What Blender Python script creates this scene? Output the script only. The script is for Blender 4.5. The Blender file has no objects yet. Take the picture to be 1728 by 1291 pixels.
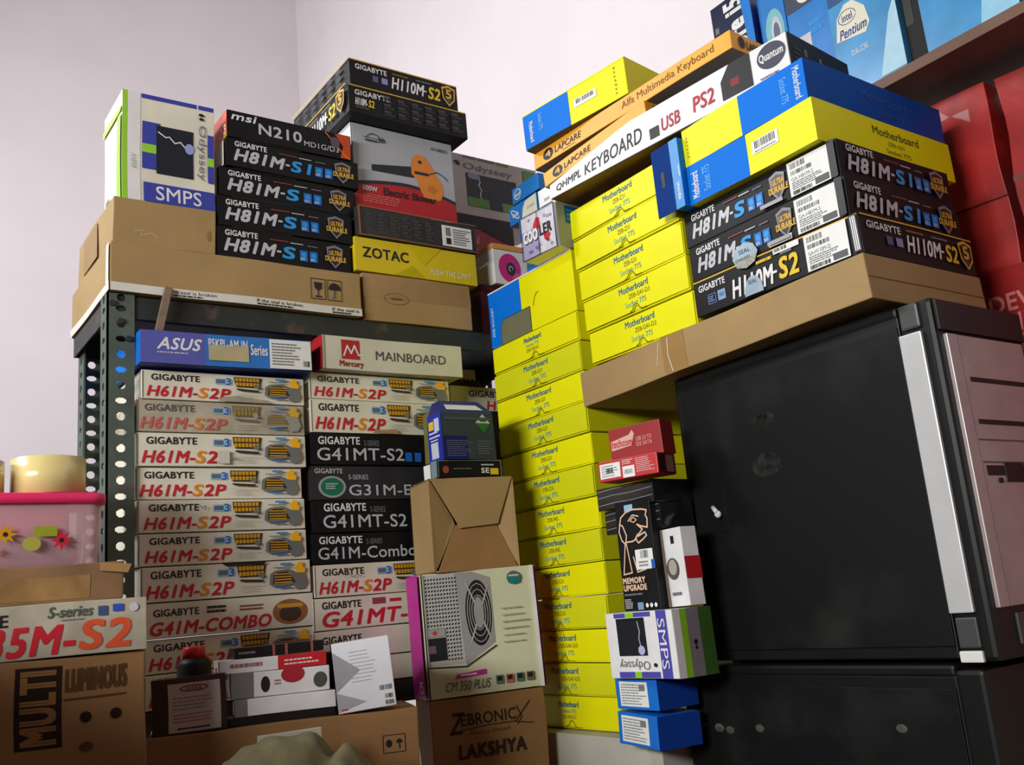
import bpy, bmesh, math, random
from mathutils import Vector, Matrix, noise

# ---------------------------------------------------------------- camera, light, exposure
SC = bpy.context.scene
COL = SC.collection
PI = math.pi
R = math.radians
DZ = -0.15                      # all heights below are written 0.15 m above the floor datum

def make_camera():
    cam = bpy.data.cameras.new('camera'); o = bpy.data.objects.new('camera', cam); COL.objects.link(o)
    cam.sensor_fit = 'HORIZONTAL'; cam.sensor_width = 36.0; cam.lens = 36.0 * 1628.27 / 1728.0
    cam.clip_start = 0.02
    pitch, roll, yaw = R(12.88), R(-5.156), R(36.0)
    cp, sp, cr, sr = math.cos(pitch), math.sin(pitch), math.cos(roll), math.sin(roll)
    r = Vector((1, 0, 0)); f = Vector((0, cp, sp)); u = Vector((0, -sp, cp))
    r2 = cr*r + sr*u; u2 = -sr*r + cr*u
    M = Matrix((r2, u2, -f)).transposed().to_4x4()
    M = Matrix.Rotation(-yaw, 4, 'Z') @ M
    M.translation = Vector((0, 0, 1.45 + DZ))
    o.matrix_world = M
    SC.camera = o
make_camera()

w = bpy.data.worlds.new('world'); SC.world = w; w.use_nodes = True
w.node_tree.nodes['Background'].inputs[0].default_value = (0.95, 0.93, 1.0, 1)
w.node_tree.nodes['Background'].inputs[1].default_value = 0.05
SC.view_settings.view_transform = 'Standard'; SC.view_settings.look = 'None'
SC.view_settings.gamma = 1; SC.view_settings.use_curve_mapping = False
SC.view_settings.exposure = 0.0

def area_light(name, loc, target, sx, sy, power, col):
    l = bpy.data.lights.new(name, 'AREA'); l.shape = 'RECTANGLE'; l.size = sx; l.size_y = sy
    l.energy = power; l.color = col
    o = bpy.data.objects.new(name, l); COL.objects.link(o); o.location = loc
    o.rotation_euler = (Vector(target) - Vector(loc)).to_track_quat('-Z', 'Y').to_euler()
    return o
CBH = 1.45
LIGHT = Vector((-2.00, 0.12, 2.22 + DZ))
area_light('left_key_light', LIGHT, (1.2, 1.2, 1.9), 1.3, 0.45, 90, (1.0, 0.985, 0.965))  # key light from the left; its tube lamp is an added, unseen body
WALL_FILL = Vector((-0.8, 2.4, 3.2 + DZ))
area_light('added_wall_fill', WALL_FILL, (1.2, 1.2, 1.9), 1.2, 0.30, 36, (0.985, 0.99, 1.0))  # unseen fill light added to brighten the walls

# ---------------------------------------------------------------- materials
_mats = {}
def lin(c):
    c = c/255.0
    return c/12.92 if c <= 0.04045 else ((c+0.055)/1.055)**2.4
def mat(name, rgb, rough=0.5, var=0.06, scale=30, metal=0.0, bump=0.0, spec=0.4, kind=None, alpha=None, trans=0.0, coat=0.0, emit=0.0):
    if name in _mats: return _mats[name]
    m = bpy.data.materials.new(name); m.use_nodes = True
    nt = m.node_tree; N = nt.nodes; L = nt.links
    b = N['Principled BSDF']
    c = tuple(lin(v) for v in rgb)
    b.inputs['Roughness'].default_value = rough
    b.inputs['Metallic'].default_value = metal
    b.inputs['Specular IOR Level'].default_value = spec
    b.inputs['Transmission Weight'].default_value = trans
    b.inputs['Coat Weight'].default_value = coat
    tc = N.new('ShaderNodeTexCoord'); nz = N.new('ShaderNodeTexNoise')
    nz.inputs['Scale'].default_value = scale; nz.inputs['Detail'].default_value = 5
    L.new(tc.outputs['Object'], nz.inputs['Vector'])
    mp = N.new('ShaderNodeMapRange')
    mp.inputs['From Min'].default_value = 0.3; mp.inputs['From Max'].default_value = 0.7
    mp.inputs['To Min'].default_value = 1 - var*1.6; mp.inputs['To Max'].default_value = 1 + var*0.4
    L.new(nz.outputs['Fac'], mp.inputs['Value'])
    mx = N.new('ShaderNodeMix'); mx.data_type = 'RGBA'; mx.blend_type = 'MULTIPLY'
    mx.inputs[0].default_value = 1.0
    mx.inputs[6].default_value = (*c, 1)
    L.new(mp.outputs[0], mx.inputs[7])
    out = mx.outputs[2]
    if kind == 'card':            # corrugated kraft board: fine flutes and fibres
        wv = N.new('ShaderNodeTexNoise'); wv.inputs['Scale'].default_value = 160; wv.inputs['Detail'].default_value = 3
        mpp = N.new('ShaderNodeMapping'); mpp.inputs['Scale'].default_value = (0.25, 1, 3.0)
        L.new(tc.outputs['Object'], mpp.inputs[0]); L.new(mpp.outputs[0], wv.inputs['Vector'])
        m2 = N.new('ShaderNodeMapRange'); m2.inputs['To Min'].default_value = 0.88; m2.inputs['To Max'].default_value = 1.06
        L.new(wv.outputs['Fac'], m2.inputs['Value'])
        mx2 = N.new('ShaderNodeMix'); mx2.data_type = 'RGBA'; mx2.blend_type = 'MULTIPLY'; mx2.inputs[0].default_value = 1.0
        L.new(out, mx2.inputs[6]); L.new(m2.outputs[0], mx2.inputs[7]); out = mx2.outputs[2]
    if kind == 'rust':            # green painted steel with brown rust patches
        rn = N.new('ShaderNodeTexNoise'); rn.inputs['Scale'].default_value = 22; rn.inputs['Detail'].default_value = 8
        L.new(tc.outputs['Object'], rn.inputs['Vector'])
        cr = N.new('ShaderNodeValToRGB'); cr.color_ramp.elements[0].position = 0.58; cr.color_ramp.elements[1].position = 0.70
        L.new(rn.outputs['Fac'], cr.inputs[0])
        mx2 = N.new('ShaderNodeMix'); mx2.data_type = 'RGBA'
        L.new(cr.outputs[0], mx2.inputs[0]); L.new(out, mx2.inputs[6]); mx2.inputs[7].default_value = (0.09, 0.06, 0.045, 1)
        out = mx2.outputs[2]
    if kind == 'dust':            # dark paint with pale dusty smudges
        rn = N.new('ShaderNodeTexNoise'); rn.inputs['Scale'].default_value = 7; rn.inputs['Detail'].default_value = 7
        L.new(tc.outputs['Object'], rn.inputs['Vector'])
        cr = N.new('ShaderNodeValToRGB'); cr.color_ramp.elements[0].position = 0.55; cr.color_ramp.elements[1].position = 0.85
        cr.color_ramp.elements[1].color = (0.25, 0.25, 0.25, 1)
        L.new(rn.outputs['Fac'], cr.inputs[0])
        mx2 = N.new('ShaderNodeMix'); mx2.data_type = 'RGBA'
        L.new(cr.outputs[0], mx2.inputs[0]); L.new(out, mx2.inputs[6]); mx2.inputs[7].default_value = (0.06, 0.062, 0.055, 1)
        out = mx2.outputs[2]
    L.new(out, b.inputs['Base Color'])
    if emit:
        L.new(out, b.inputs['Emission Color']); b.inputs['Emission Strength'].default_value = emit
    if bump:
        bp = N.new('ShaderNodeBump'); bp.inputs['Strength'].default_value = bump; bp.inputs['Distance'].default_value = 0.002
        L.new(nz.outputs['Fac'], bp.inputs['Height']); L.new(bp.outputs[0], b.inputs['Normal'])
    if alpha is not None: b.inputs['Alpha'].default_value = alpha
    _mats[name] = m
    return m

def col(rgb, rough=0.45, **k):
    return mat('print_%02x%02x%02x_%d' % (*rgb, int(rough*100)), rgb, rough, var=0.05, scale=60, spec=.22, **k)

WHITE = mat('white_card', (220, 216, 198), 0.5, var=0.10, scale=14)
WHITE_OLD = mat('aged_white_card', (178, 170, 150), 0.6, var=0.22, scale=18)
CREAM = mat('cream_card', (206, 204, 186), 0.5, var=0.07, scale=12)
BLACK = mat('black_card', (19, 19, 21), 0.5, var=0.15, scale=25, spec=.22)
BLACK2 = mat('matte_black_card', (20, 20, 21), 0.55, var=0.15, scale=25)
YEL = mat('yellow_card', (232, 229, 0), 0.5, var=0.04, scale=10, spec=0.25)
YEL2 = mat('dull_yellow_card', (212, 214, 18), 0.5, var=0.05, scale=10, spec=0.25)
BLU = mat('blue_card', (0, 112, 216), 0.6, var=0.03, scale=10, spec=.15)
NAVY = mat('navy_card', (20, 36, 112), 0.4, var=0.06, scale=20)
KRAFT = mat('kraft_board', (164, 136, 90), 0.75, var=0.09, scale=9, kind='card', bump=0.15)
KRAFT2 = mat('brown_kraft_board', (150, 112, 68), 0.75, var=0.12, scale=9, kind='card', bump=0.15)
KRAFT_IN = mat('shadowed_inner_board', (120, 88, 52), 0.85, var=0.1, kind='card')
TAPE = mat('packing_tape', (160, 126, 76), 0.22, var=0.06, scale=20, spec=0.6)
DARKTXT = col((40, 38, 40)); RED = col((196, 40, 52)); ORG = col((226, 140, 34)); SILV = col((188, 190, 196), 0.35)
LT = col((222, 222, 222)); LBL = mat('paper_label', (226, 228, 224), 0.6, var=0.03); GREYT = col((120, 122, 126))
BADGE = col((30, 105, 190)); CYAN = col((50, 150, 220)); GOLD = col((212, 170, 60)); GOLD2 = col((226, 190, 40))
STEEL = mat('green_grey_steel', (82, 96, 86), 0.5, var=0.2, scale=14, kind='rust', metal=0.0, bump=0.3)
STEEL2 = mat('dark_grey_steel', (44, 48, 46), 0.55, var=0.2, scale=14, kind='rust', bump=0.2)

# ---------------------------------------------------------------- text outlines as polygons
_txt = {}
def text_polys(s, bold=0.0):
    key = (s, bold)
    if key in _txt: return _txt[key]
    cu = bpy.data.curves.new('t', 'FONT'); cu.body = s; cu.resolution_u = 3
    cu.space_character = 1.0 + bold*2.0
    o = bpy.data.objects.new('t', cu); COL.objects.link(o)
    dg = bpy.context.evaluated_depsgraph_get(); dg.update()
    me = bpy.data.meshes.new_from_object(o.evaluated_get(dg))
    vs = [(v.co.x, v.co.y) for v in me.vertices]; fs = [tuple(p.vertices) for p in me.polygons]
    bpy.data.objects.remove(o); bpy.data.curves.remove(cu); bpy.data.meshes.remove(me)
    x0 = min(v[0] for v in vs); x1 = max(v[0] for v in vs); y0 = min(v[1] for v in vs); y1 = max(v[1] for v in vs)
    vs = [((a-x0)/(x1-x0), (b-y0)/max(y1-y0, 1e-6)) for a, b in vs]
    _txt[key] = (vs, fs)
    return _txt[key]

# ---------------------------------------------------------------- box builder
class BX:
    """A carton of size w (x) d (y) h (z), front at y=0, with flat printing laid just proud of its faces."""
    def __init__(s, w, d, h, body, warp=0.0005, seed=0, bevel=0.0012, edge=None):
        s.w, s.d, s.h = w, d, h
        s.v = []; s.f = []; s.mi = []; s.mats = []; s.layer = 0
        s.warp = warp; s.seed = seed
        s.F = {'front': (Vector((0, 0, 0)), Vector((1, 0, 0)), Vector((0, 0, 1)), Vector((0, -1, 0)), w, h),
               'right': (Vector((w, 0, 0)), Vector((0, 1, 0)), Vector((0, 0, 1)), Vector((1, 0, 0)), d, h),
               'left': (Vector((0, d, 0)), Vector((0, -1, 0)), Vector((0, 0, 1)), Vector((-1, 0, 0)), d, h),
               'bottom': (Vector((0, d, 0)), Vector((1, 0, 0)), Vector((0, -1, 0)), Vector((0, 0, -1)), w, d),
               'top': (Vector((0, 0, h)), Vector((1, 0, 0)), Vector((0, 1, 0)), Vector((0, 0, 1)), w, d)}
        if body is not None:
            bm = bmesh.new(); bmesh.ops.create_cube(bm, size=1)
            for v in bm.verts: v.co = Vector(((v.co.x+.5)*w, (v.co.y+.5)*d, (v.co.z+.5)*h))
            if bevel: bmesh.ops.bevel(bm, geom=bm.edges[:], offset=min(bevel, w*.2, d*.2, h*.2), segments=2, affect='EDGES', profile=0.6)
            for ax, L in ((0, w), (1, d), (2, h)):
                n = int(L/0.035)
                for i in range(1, n+1):
                    co = [0, 0, 0]; no = [0, 0, 0]; co[ax] = L*i/(n+1); no[ax] = 1
                    bmesh.ops.bisect_plane(bm, geom=bm.verts[:]+bm.edges[:]+bm.faces[:], plane_co=co, plane_no=no)
            bm.verts.index_update()
            k = s.m(body)
            s.v = [v.co.copy() for v in bm.verts]
            for f in bm.faces: s.f.append([v.index for v in f.verts]); s.mi.append(k)
            bm.free()
    def m(s, mt):
        if mt not in s.mats: s.mats.append(mt)
        return s.mats.index(mt)
    def P(s, face, u, v, off):
        O, U, V, N, a, b = s.F[face]
        return O + U*(u*a) + V*(v*b) + N*off
    def up(s):
        s.layer += 1; return 0.00035 + 0.00012*s.layer
    def rect(s, face, u0, v0, u1, v1, mt, off=None):
        if off is None: off = s.up()
        a, b = s.F[face][4], s.F[face][5]
        nu = max(1, int(abs(u1-u0)*a/0.03)+1); nv = max(1, int(abs(v1-v0)*b/0.03)+1)
        i0 = len(s.v); k = s.m(mt)
        for j in range(nv+1):
            for i in range(nu+1):
                s.v.append(s.P(face, u0+(u1-u0)*i/nu, v0+(v1-v0)*j/nv, off))
        for j in range(nv):
            for i in range(nu):
                q = i0+j*(nu+1)+i
                s.f.append([q, q+1, q+nu+2, q+nu+1]); s.mi.append(k)
        return s
    def poly(s, face, pts, mt, off=None):
        if off is None: off = s.up()
        us = [p[0] for p in pts]; vs_ = [p[1] for p in pts]
        if max((max(us)-min(us))*s.F[face][4], (max(vs_)-min(vs_))*s.F[face][5]) > .045: s.warp = 0   # large printed shapes need a flat panel
        i0 = len(s.v)
        for u, v in pts: s.v.append(s.P(face, u, v, off))
        s.f.append(list(range(i0, i0+len(pts)))); s.mi.append(s.m(mt)); return s
    def ell(s, face, cu, cv, ru, rv, mt, n=24, a0=0, a1=2*PI, off=None):
        return s.poly(face, [(cu+ru*math.cos(a0+(a1-a0)*i/n), cv+rv*math.sin(a0+(a1-a0)*i/n)) for i in range(n if a1-a0 > 6.2 else n+1)], mt, off)
    def text(s, face, t, u0, v0, u1, v1, mt, bold=0.0, shear=0.0, rot=0, off=None):
        if off is None: off = s.up()
        vs, fs = text_polys(t, bold)
        a, b = s.F[face][4], s.F[face][5]
        # heavier lettering: the same outline laid down four times, slightly apart
        e = bold*(abs(v1-v0)*b if rot in (0, 180) else abs(u1-u0)*a)*.9
        k = s.m(mt)
        for q_, (ex, ey) in enumerate(((-1, -1), (1, -1), (1, 1), (-1, 1)) if bold > 0.001 else ((0, 0),)):
          i0 = len(s.v)
          for x, y in vs:
            if rot == 0: u, v = x, y
            elif rot == 90: u, v = 1-y, x          # reads upwards
            elif rot == -90: u, v = y, 1-x         # reads downwards
            else: u, v = 1-x, 1-y
            U = u0+(u1-u0)*u; V = v0+(v1-v0)*v
            if rot in (0, 180): U += shear*(v)*(v1-v0)*b/a
            s.v.append(s.P(face, U+ex*e/a, V+ey*e/b, off+.00003*q_))
          for f in fs: s.f.append([i0+i for i in f]); s.mi.append(k)
        return s
    def dashes(s, face, u0, v0, u1, v1, n, mt, seed=1, fill=0.5):
        rnd = random.Random(seed); off = s.up()
        for i in range(n):
            vb = v0+(v1-v0)*(i+0.25)/n; vt = vb+(v1-v0)*fill/n
            u = u0; end = u0+(u1-u0)*rnd.uniform(.65, 1.0)
            while u < end:
                l = (u1-u0)*rnd.uniform(.04, .13)
                s.rect(face, u, vb, min(u+l, end), vt, mt, off); u += l+(u1-u0)*.02
        return s
    def bars(s, face, u0, v0, u1, v1, mt, seed=1, n=16):
        rnd = random.Random(seed); off = s.up()
        for i in range(n):
            a = u0+(u1-u0)*i/n
            s.rect(face, a, v0, a+(u1-u0)/n*rnd.uniform(.25, .8), v1, mt, off)
        return s
    def stroke(s, face, pts, wd, mt, closed=False):
        off = s.up(); a, b = s.F[face][4], s.F[face][5]
        P = [Vector((u*a, v*b)) for u, v in pts]
        if closed: P.append(P[0])
        for i in range(len(P)-1):
            d = P[i+1]-P[i]
            if d.length < 1e-6: continue
            d.normalize(); n = Vector((-d.y, d.x))*wd/2; e = d*wd*.35
            q = [P[i]-e-n, P[i+1]+e-n, P[i+1]+e+n, P[i]-e+n]
            s.poly(face, [(p.x/a, p.y/b) for p in q], mt, off+.00003*(i % 3))
        return s
    def build(s, name, parent=None):
        if s.warp:
            ph = s.seed*1.7; A = s.warp
            for v in s.v:
                x, y, z = v
                v.x += A*math.sin(23*y+31*z+ph); v.y += A*math.sin(27*x+ph*1.3)+A*math.sin(19*z+13*x+ph*2); v.z += A*.7*math.sin(25*x+17*y+ph*.7)
        me = bpy.data.meshes.new(name); me.from_pydata([tuple(v) for v in s.v], [], s.f)
        for mt in s.mats: me.materials.append(mt)
        me.polygons.foreach_set('material_index', s.mi); me.update()
        o = bpy.data.objects.new(name, me); COL.objects.link(o)
        if parent is not None: o.parent = parent
        return o

def tag(o, label, cat, group=None, kind=None):
    if label: o['label'] = label
    if cat: o['category'] = cat
    if group: o['group'] = group
    if kind: o['kind'] = kind
    return o
def put(o, x, y, z, yaw=0.0, tilt=0.0, lean=0.0):
    o.location = (x, y, z+DZ); o.rotation_euler = (R(lean), -R(tilt), R(yaw)); return o
_seed = [0]
def nseed(): _seed[0] += 1; return _seed[0]

def mesh_obj(name, bm, mats, parent=None, smooth=False):
    me = bpy.data.meshes.new(name); bm.to_mesh(me); bm.free()
    for m_ in (mats if isinstance(mats, (list, tuple)) else [mats]): me.materials.append(m_)
    if smooth:
        for p in me.polygons: p.use_smooth = True
    o = bpy.data.objects.new(name, me); COL.objects.link(o)
    if parent is not None: o.parent = parent
    return o
def bm_box(bm, x0, y0, z0, x1, y1, z1, bev=0.0, mi=0):
    r = bmesh.ops.create_cube(bm, size=1)
    vs = r['verts']
    for v in vs: v.co = Vector((x0+(v.co.x+.5)*(x1-x0), y0+(v.co.y+.5)*(y1-y0), z0+(v.co.z+.5)*(z1-z0)))
    fs = set(f for v in vs for f in v.link_faces)
    for f in fs: f.material_index = mi
    if bev:
        es = list(set(e for v in vs for e in v.link_edges))
        bmesh.ops.bevel(bm, geom=es, offset=bev, segments=2, affect='EDGES', profile=.6)
    return bm
def simple(name, dims, m_, parent=None, bev=0.001, loc=(0, 0, 0)):
    bm = bmesh.new(); bm_box(bm, 0, 0, 0, *dims, bev)
    o = mesh_obj(name, bm, m_, parent); o.location = loc; return o
def tube(bm, p0, p1, r0, r1=None, seg=20, caps=True, mi=0):
    if r1 is None: r1 = r0
    p0 = Vector(p0); p1 = Vector(p1); d = p1-p0
    q = d.to_track_quat('Z', 'Y').to_matrix()
    a = []; b = []
    for i in range(seg):
        t = 2*PI*i/seg; c = Vector((math.cos(t), math.sin(t), 0))
        a.append(bm.verts.new(p0+q@(c*r0))); b.append(bm.verts.new(p1+q@(c*r1)))
    for i in range(seg):
        f = bm.faces.new((a[i], a[(i+1) % seg], b[(i+1) % seg], b[i])); f.material_index = mi; f.smooth = True
    if caps:
        bm.faces.new(a[::-1]).material_index = mi; bm.faces.new(b).material_index = mi
    return bm
def lathe(bm, prof, seg=40, mi=0):
    rings = []
    for r_, z_ in prof:
        rings.append([bm.verts.new((r_*math.cos(2*PI*i/seg), r_*math.sin(2*PI*i/seg), z_)) for i in range(seg)])
    for a, b in zip(rings[:-1], rings[1:]):
        for i in range(seg):
            f = bm.faces.new((a[i], a[(i+1) % seg], b[(i+1) % seg], b[i])); f.smooth = True; f.material_index = mi
    return bm

# ---------------------------------------------------------------- the room
WALL = mat('pinkish_white_plaster', (238, 231, 235), 0.85, var=0.03, scale=4, spec=0.1, bump=0.08)
X1, Y1 = 1.565, 3.52
def slab(name, x0, y0, z0, x1, y1, z1, m_, label=None):
    bm = bmesh.new(); bm_box(bm, x0, y0, z0, x1, y1, z1)
    o = mesh_obj(name, bm, m_); o['kind'] = 'structure'
    if label: o['label'] = label
    return o
ROOMW = mat('brown_red_distemper', (112, 62, 54), .8, var=.1, scale=4)
ROOMC = mat('grey_ceiling_paint', (120, 112, 110), .85, var=.05, scale=4)
FLOOR = mat('grey_mosaic_floor', (84, 76, 70), 0.6, var=0.2, scale=40)
slab('floor', -2.4, -1.6, -0.1, X1+.15, Y1+.15, 0, FLOOR)
slab('ceiling', -2.4, -1.6, 4.7, X1+.15, Y1+.15, 4.8, ROOMC)
slab('wall_back', -2.25, Y1, 0, X1, Y1+.12, 4.7, WALL, 'pinkish white plaster wall behind the left rack')
slab('wall_right', X1, -1.45, 0, X1+.12, Y1+.12, 4.7, WALL, 'pinkish white plaster wall behind the yellow stacks')
slab('wall_left', -2.4, -1.6, 0, -2.25, Y1+.12, 4.7, ROOMC)
slab('wall_front', -2.25, -1.6, 0, X1, -1.45, 4.7, ROOMW)

# ---------------------------------------------------------------- printed fronts
def p_label(b, face, u0, v0, u1, v1, seed=1, model=None):
    b.rect(face, u0, v0, u1, v1, LBL)
    U = lambda t: u0+(u1-u0)*t
    V = lambda t: v0+(v1-v0)*t
    b.bars(face, U(.07), V(.78), U(.45), V(.94), DARKTXT, seed, 14)
    b.bars(face, U(.07), V(.60), U(.6), V(.72), DARKTXT, seed+1, 20)
    if model: b.text(face, model, U(.07), V(.42), U(.6), V(.53), GREYT)
    b.dashes(face, U(.07), V(.17), U(.85), V(.40), 4, GREYT, seed)
    b.bars(face, U(.07), V(.03), U(.55), V(.14), DARKTXT, seed+2, 18)
    b.rect(face, U(.62), V(.04), U(.95), V(.22), col((90, 90, 92)))

def p_picture(b, faded=False):
    """usb badge, gold ribbon badge and board picture at the right of the white boxes"""
    gd = col((150, 130, 70)) if faded else col((205, 152, 36)); dk = col((120, 108, 90)) if faded else col((64, 50, 40))
    gr = col((150, 150, 140)) if faded else col((112, 116, 112))
    b.rect('front', .43, .62, .53, .84, col((150, 185, 215)))
    b.rect('front', .435, .66, .49, .80, col((90, 110, 130)))
    b.text('front', '3', .495, .62, .525, .86, BADGE, .02)
    b.poly('front', [(.545, .92), (.72, .92), (.71, .62), (.675, .56), (.56, .56), (.548, .72)], dk)
    for r_ in range(2):
        for c_ in range(7):
            b.rect('front', .553+c_*.022, .77-r_*.17, .571+c_*.022, .89-r_*.17, gd)
    b.poly('front', [(.555, .46), (.56, .50), (.70, .46), (.70, .56), (.715, .60), (.695, .38), (.65, .40), (.575, .42)], dk)
    b.ell('front', .685, .60, .018, .09, gr)
    b.poly('front', [(.735, .30), (.74, .60), (.77, .70), (.86, .74), (.90, .62), (.955, .60), (.972, .30), (.95, .12), (.90, .10), (.885, .26), (.76, .20)], gr)
    b.poly('front', [(.755, .30), (.76, .58), (.79, .66), (.85, .66), (.88, .50), (.90, .32)], dk)
    for i in range(4):
        b.rect('front', .765, .32+i*.085, .875, .355+i*.085, gd)
    b.rect('front', .785, .155, .87, .20, col((60, 120, 190)))
    b.rect('front', .805, .86, .875, .93, col((80, 140, 200)))
    b.rect('front', .76, .78, .88, .81, gr)
    b.poly('front', [(.90, .62), (.905, .72), (.885, .74), (.92, .94), (.945, .94), (.945, .78), (.962, .76), (.955, .60)], col((240, 180, 30)) if not faded else col((214, 170, 60)))
    b.dashes('front', .55, .12, .70, .34, 3, col((190, 186, 176)), 4, .3)

def p_white(b, name='H61M-S2P', faded=False, pic=True, v0=.10, v1=.46, du=0.0, orange=True, u1=.53):
    tx = col((96, 92, 88)) if faded else DARKTXT
    rd = col((196, 96, 88)) if faded else RED
    b.text('front', 'GIGABYTE', .055+du, .66, .335+du, .87, tx, .028)
    if orange:
        b.text('front', 'H61M-', .03+du, v0, .315+du, v1, rd, .035, .25)
        b.text('front', 'S', .325+du, v0, .375+du, v1, col((214, 130, 60)) if faded else ORG, .035, .25)
        b.text('front', '2P', .39+du, v0, .51+du, v1, rd, .035, .25)
    else:
        b.text('front', name, .03+du, v0, u1, v1, rd, .035, .25)
    if pic: p_picture(b, faded)

def seams(b, m_=None):
    m_ = m_ or col((120, 114, 104))
    b.rect('left', .02, .04, .98, .055, m_)
    b.rect('front', .004, .03, .009, .97, m_)

def shield(b, face, cu, cv, ru, rv, rim, inner):
    sh = lambda k: [(cu-ru*k, cv+rv*.75*k), (cu, cv+rv*k), (cu+ru*k, cv+rv*.75*k), (cu+ru*k*.85, cv-rv*.35*k), (cu, cv-rv*k), (cu-ru*k*.85, cv-rv*.35*k)]
    b.poly(face, sh(1), rim); b.poly(face, sh(.80), inner)

def p_h81(b, face='front', model='S', s=1.0, u0=0.0, dim=False):
    U = lambda t: u0+t*s
    b.text(face, 'GIGABYTE', U(.06), .72, U(.29), .90, LT, .028)
    b.text(face, 'H81M', U(.055), .22, U(.40), .62, SILV, .05, .28)
    b.text(face, '-', U(.43), .38, U(.46), .44, SILV, .05)
    b.text(face, model, U(.47), .22, U(.61) if len(model) > 1 else U(.555), .60, CYAN, .05, .2)
    k = .06 if len(model) > 1 else 0
    for i in (0, 1):
        b.rect(face, U(.60+k*.9+i*.075), .20, U(.66+k*.9+i*.075), .56, BADGE)
        b.ell(face, U(.63+k*.9+i*.075), .42, .020*s, .09, CYAN, 14)
        b.dashes(face, U(.605+k*.9+i*.075), .23, U(.655+k*.9+i*.075), .32, 2, LT, 3)
    b.dashes(face, U(.38), .74, U(.52), .79, 1, col((150, 70, 50)), 2, .7)
    b.dashes(face, U(.53), .72, U(.64), .77, 1, SILV, 5, .7)
    b.dashes(face, U(.66), .70, U(.74), .75, 1, GREYT, 6, .7)
    shield(b, face, U(.87), .50, .065*s, .40, col((120, 122, 130), .3), col((52, 30, 34), .3))
    b.text(face, 'ULTRA', U(.83), .55, U(.925), .70, GOLD, .05)
    b.text(face, 'DURABLE', U(.795), .34, U(.955), .50, GOLD, .05)

def p_h110(b, face='front', big=True, u0=0.0, s=1.0, badges=True):
    U = lambda t: u0+t*s
    b.rect(face, 0.004, .955, .996, .995, GOLD)
    b.text(face, 'GIGABYTE', U(.05), .66, U(.33), .84, LT, .028)
    if big:
        if badges:
            b.rect(face, U(.20), .33, U(.25), .55, col((90, 88, 130))); b.rect(face, U(.28), .33, U(.335), .55, col((140, 140, 190)))
        b.text(face, 'H110M', U(.37), .26, U(.66), .68, LT, .03, .15)
        b.text(face, '-', U(.67), .44, U(.695), .49, LT, .05)
        b.text(face, 'S2', U(.71), .24, U(.82), .68, GOLD2, .035, .15)
        b.dashes(face, U(.38), .76, U(.58), .82, 1, col((150, 110, 50)), 3, .8)
        b.dashes(face, U(.60), .76, U(.80), .82, 1, GREYT, 4, .8)
        shield(b, face, U(.91), .52, .068*s, .40, GOLD, col((30, 28, 28)))
        b.text(face, '5', U(.885), .42, U(.935), .76, GOLD, .05)
        b.dashes(face, U(.885), .26, U(.935), .38, 2, GREYT, 4)

def p_grid(b, face, u0, v0, u1, v1, nc, nr, seed):
    for i in range(nc):
        for j in range(nr):
            a = u0+(u1-u0)*i/nc; c = v0+(v1-v0)*j/nr
            b.rect(face, a, c+(v1-v0)/nr*.45, a+(u1-u0)/nc*.5, c+(v1-v0)/nr*.85, col((62, 62, 66)))
            b.dashes(face, a, c+(v1-v0)/nr*.05, a+(u1-u0)/nc*.85, c+(v1-v0)/nr*.4, 2, col((84, 84, 86)), seed+i*7+j, .4)

def p_yellow(b, model='ZEB-G41-D3', order=0, size=1.0):
    t2 = col((150, 140, 40)); t3 = col((110, 168, 160)); t1 = col((14, 108, 156))
    if order == 0:
        b.text('front', 'Motherboard', .37, .68, .65, .88, t1, .008)
        b.text('front', model, .46, .46, .58 if len(model) < 8 else .66, .60, t2, .0)
        b.text('front', 'Socket 775', .42, .22, .62, .38, t3, .0)
    else:
        b.text('front', 'Motherboard', .40, .66, .60, .84, t1, .015)
        b.text('front', 'Socket 775', .42, .48, .57, .60, t3)
        b.text('front', 'ZEB-945GC', .42, .30, .57, .42, t2)

def yellow_front(b, notch=.52):
    """lid flap drawn as a real second skin with a thumb notch in its lower edge"""
    d = b.d; w_, h_ = b.w, b.h
    n = 10; c = notch*w_; r_ = .0075
    pts = [(0.001, 0.003)]
    pts.append((c-r_*1.5, 0.003))
    for i in range(n+1):
        a = PI-PI*i/n; pts.append((c+r_*math.cos(a), 0.003+r_*1.05*math.sin(a)))
    pts += [(c+r_*1.5, 0.003), (w_-.001, 0.003), (w_-.001, h_-.002), (.001, h_-.002)]
    return pts

def box(name, label, cat, x, y, z, yaw, dims, body, draw=None, group=None, tilt=0.0, lean=0.0, warp=0.0005, bevel=0.0012):
    b = BX(*dims, body, warp, nseed(), bevel)
    if draw: draw(b)
    o = b.build(name)
    tag(o, label, cat, group)
    return put(o, x, y, z, yaw, tilt, lean)

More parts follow.
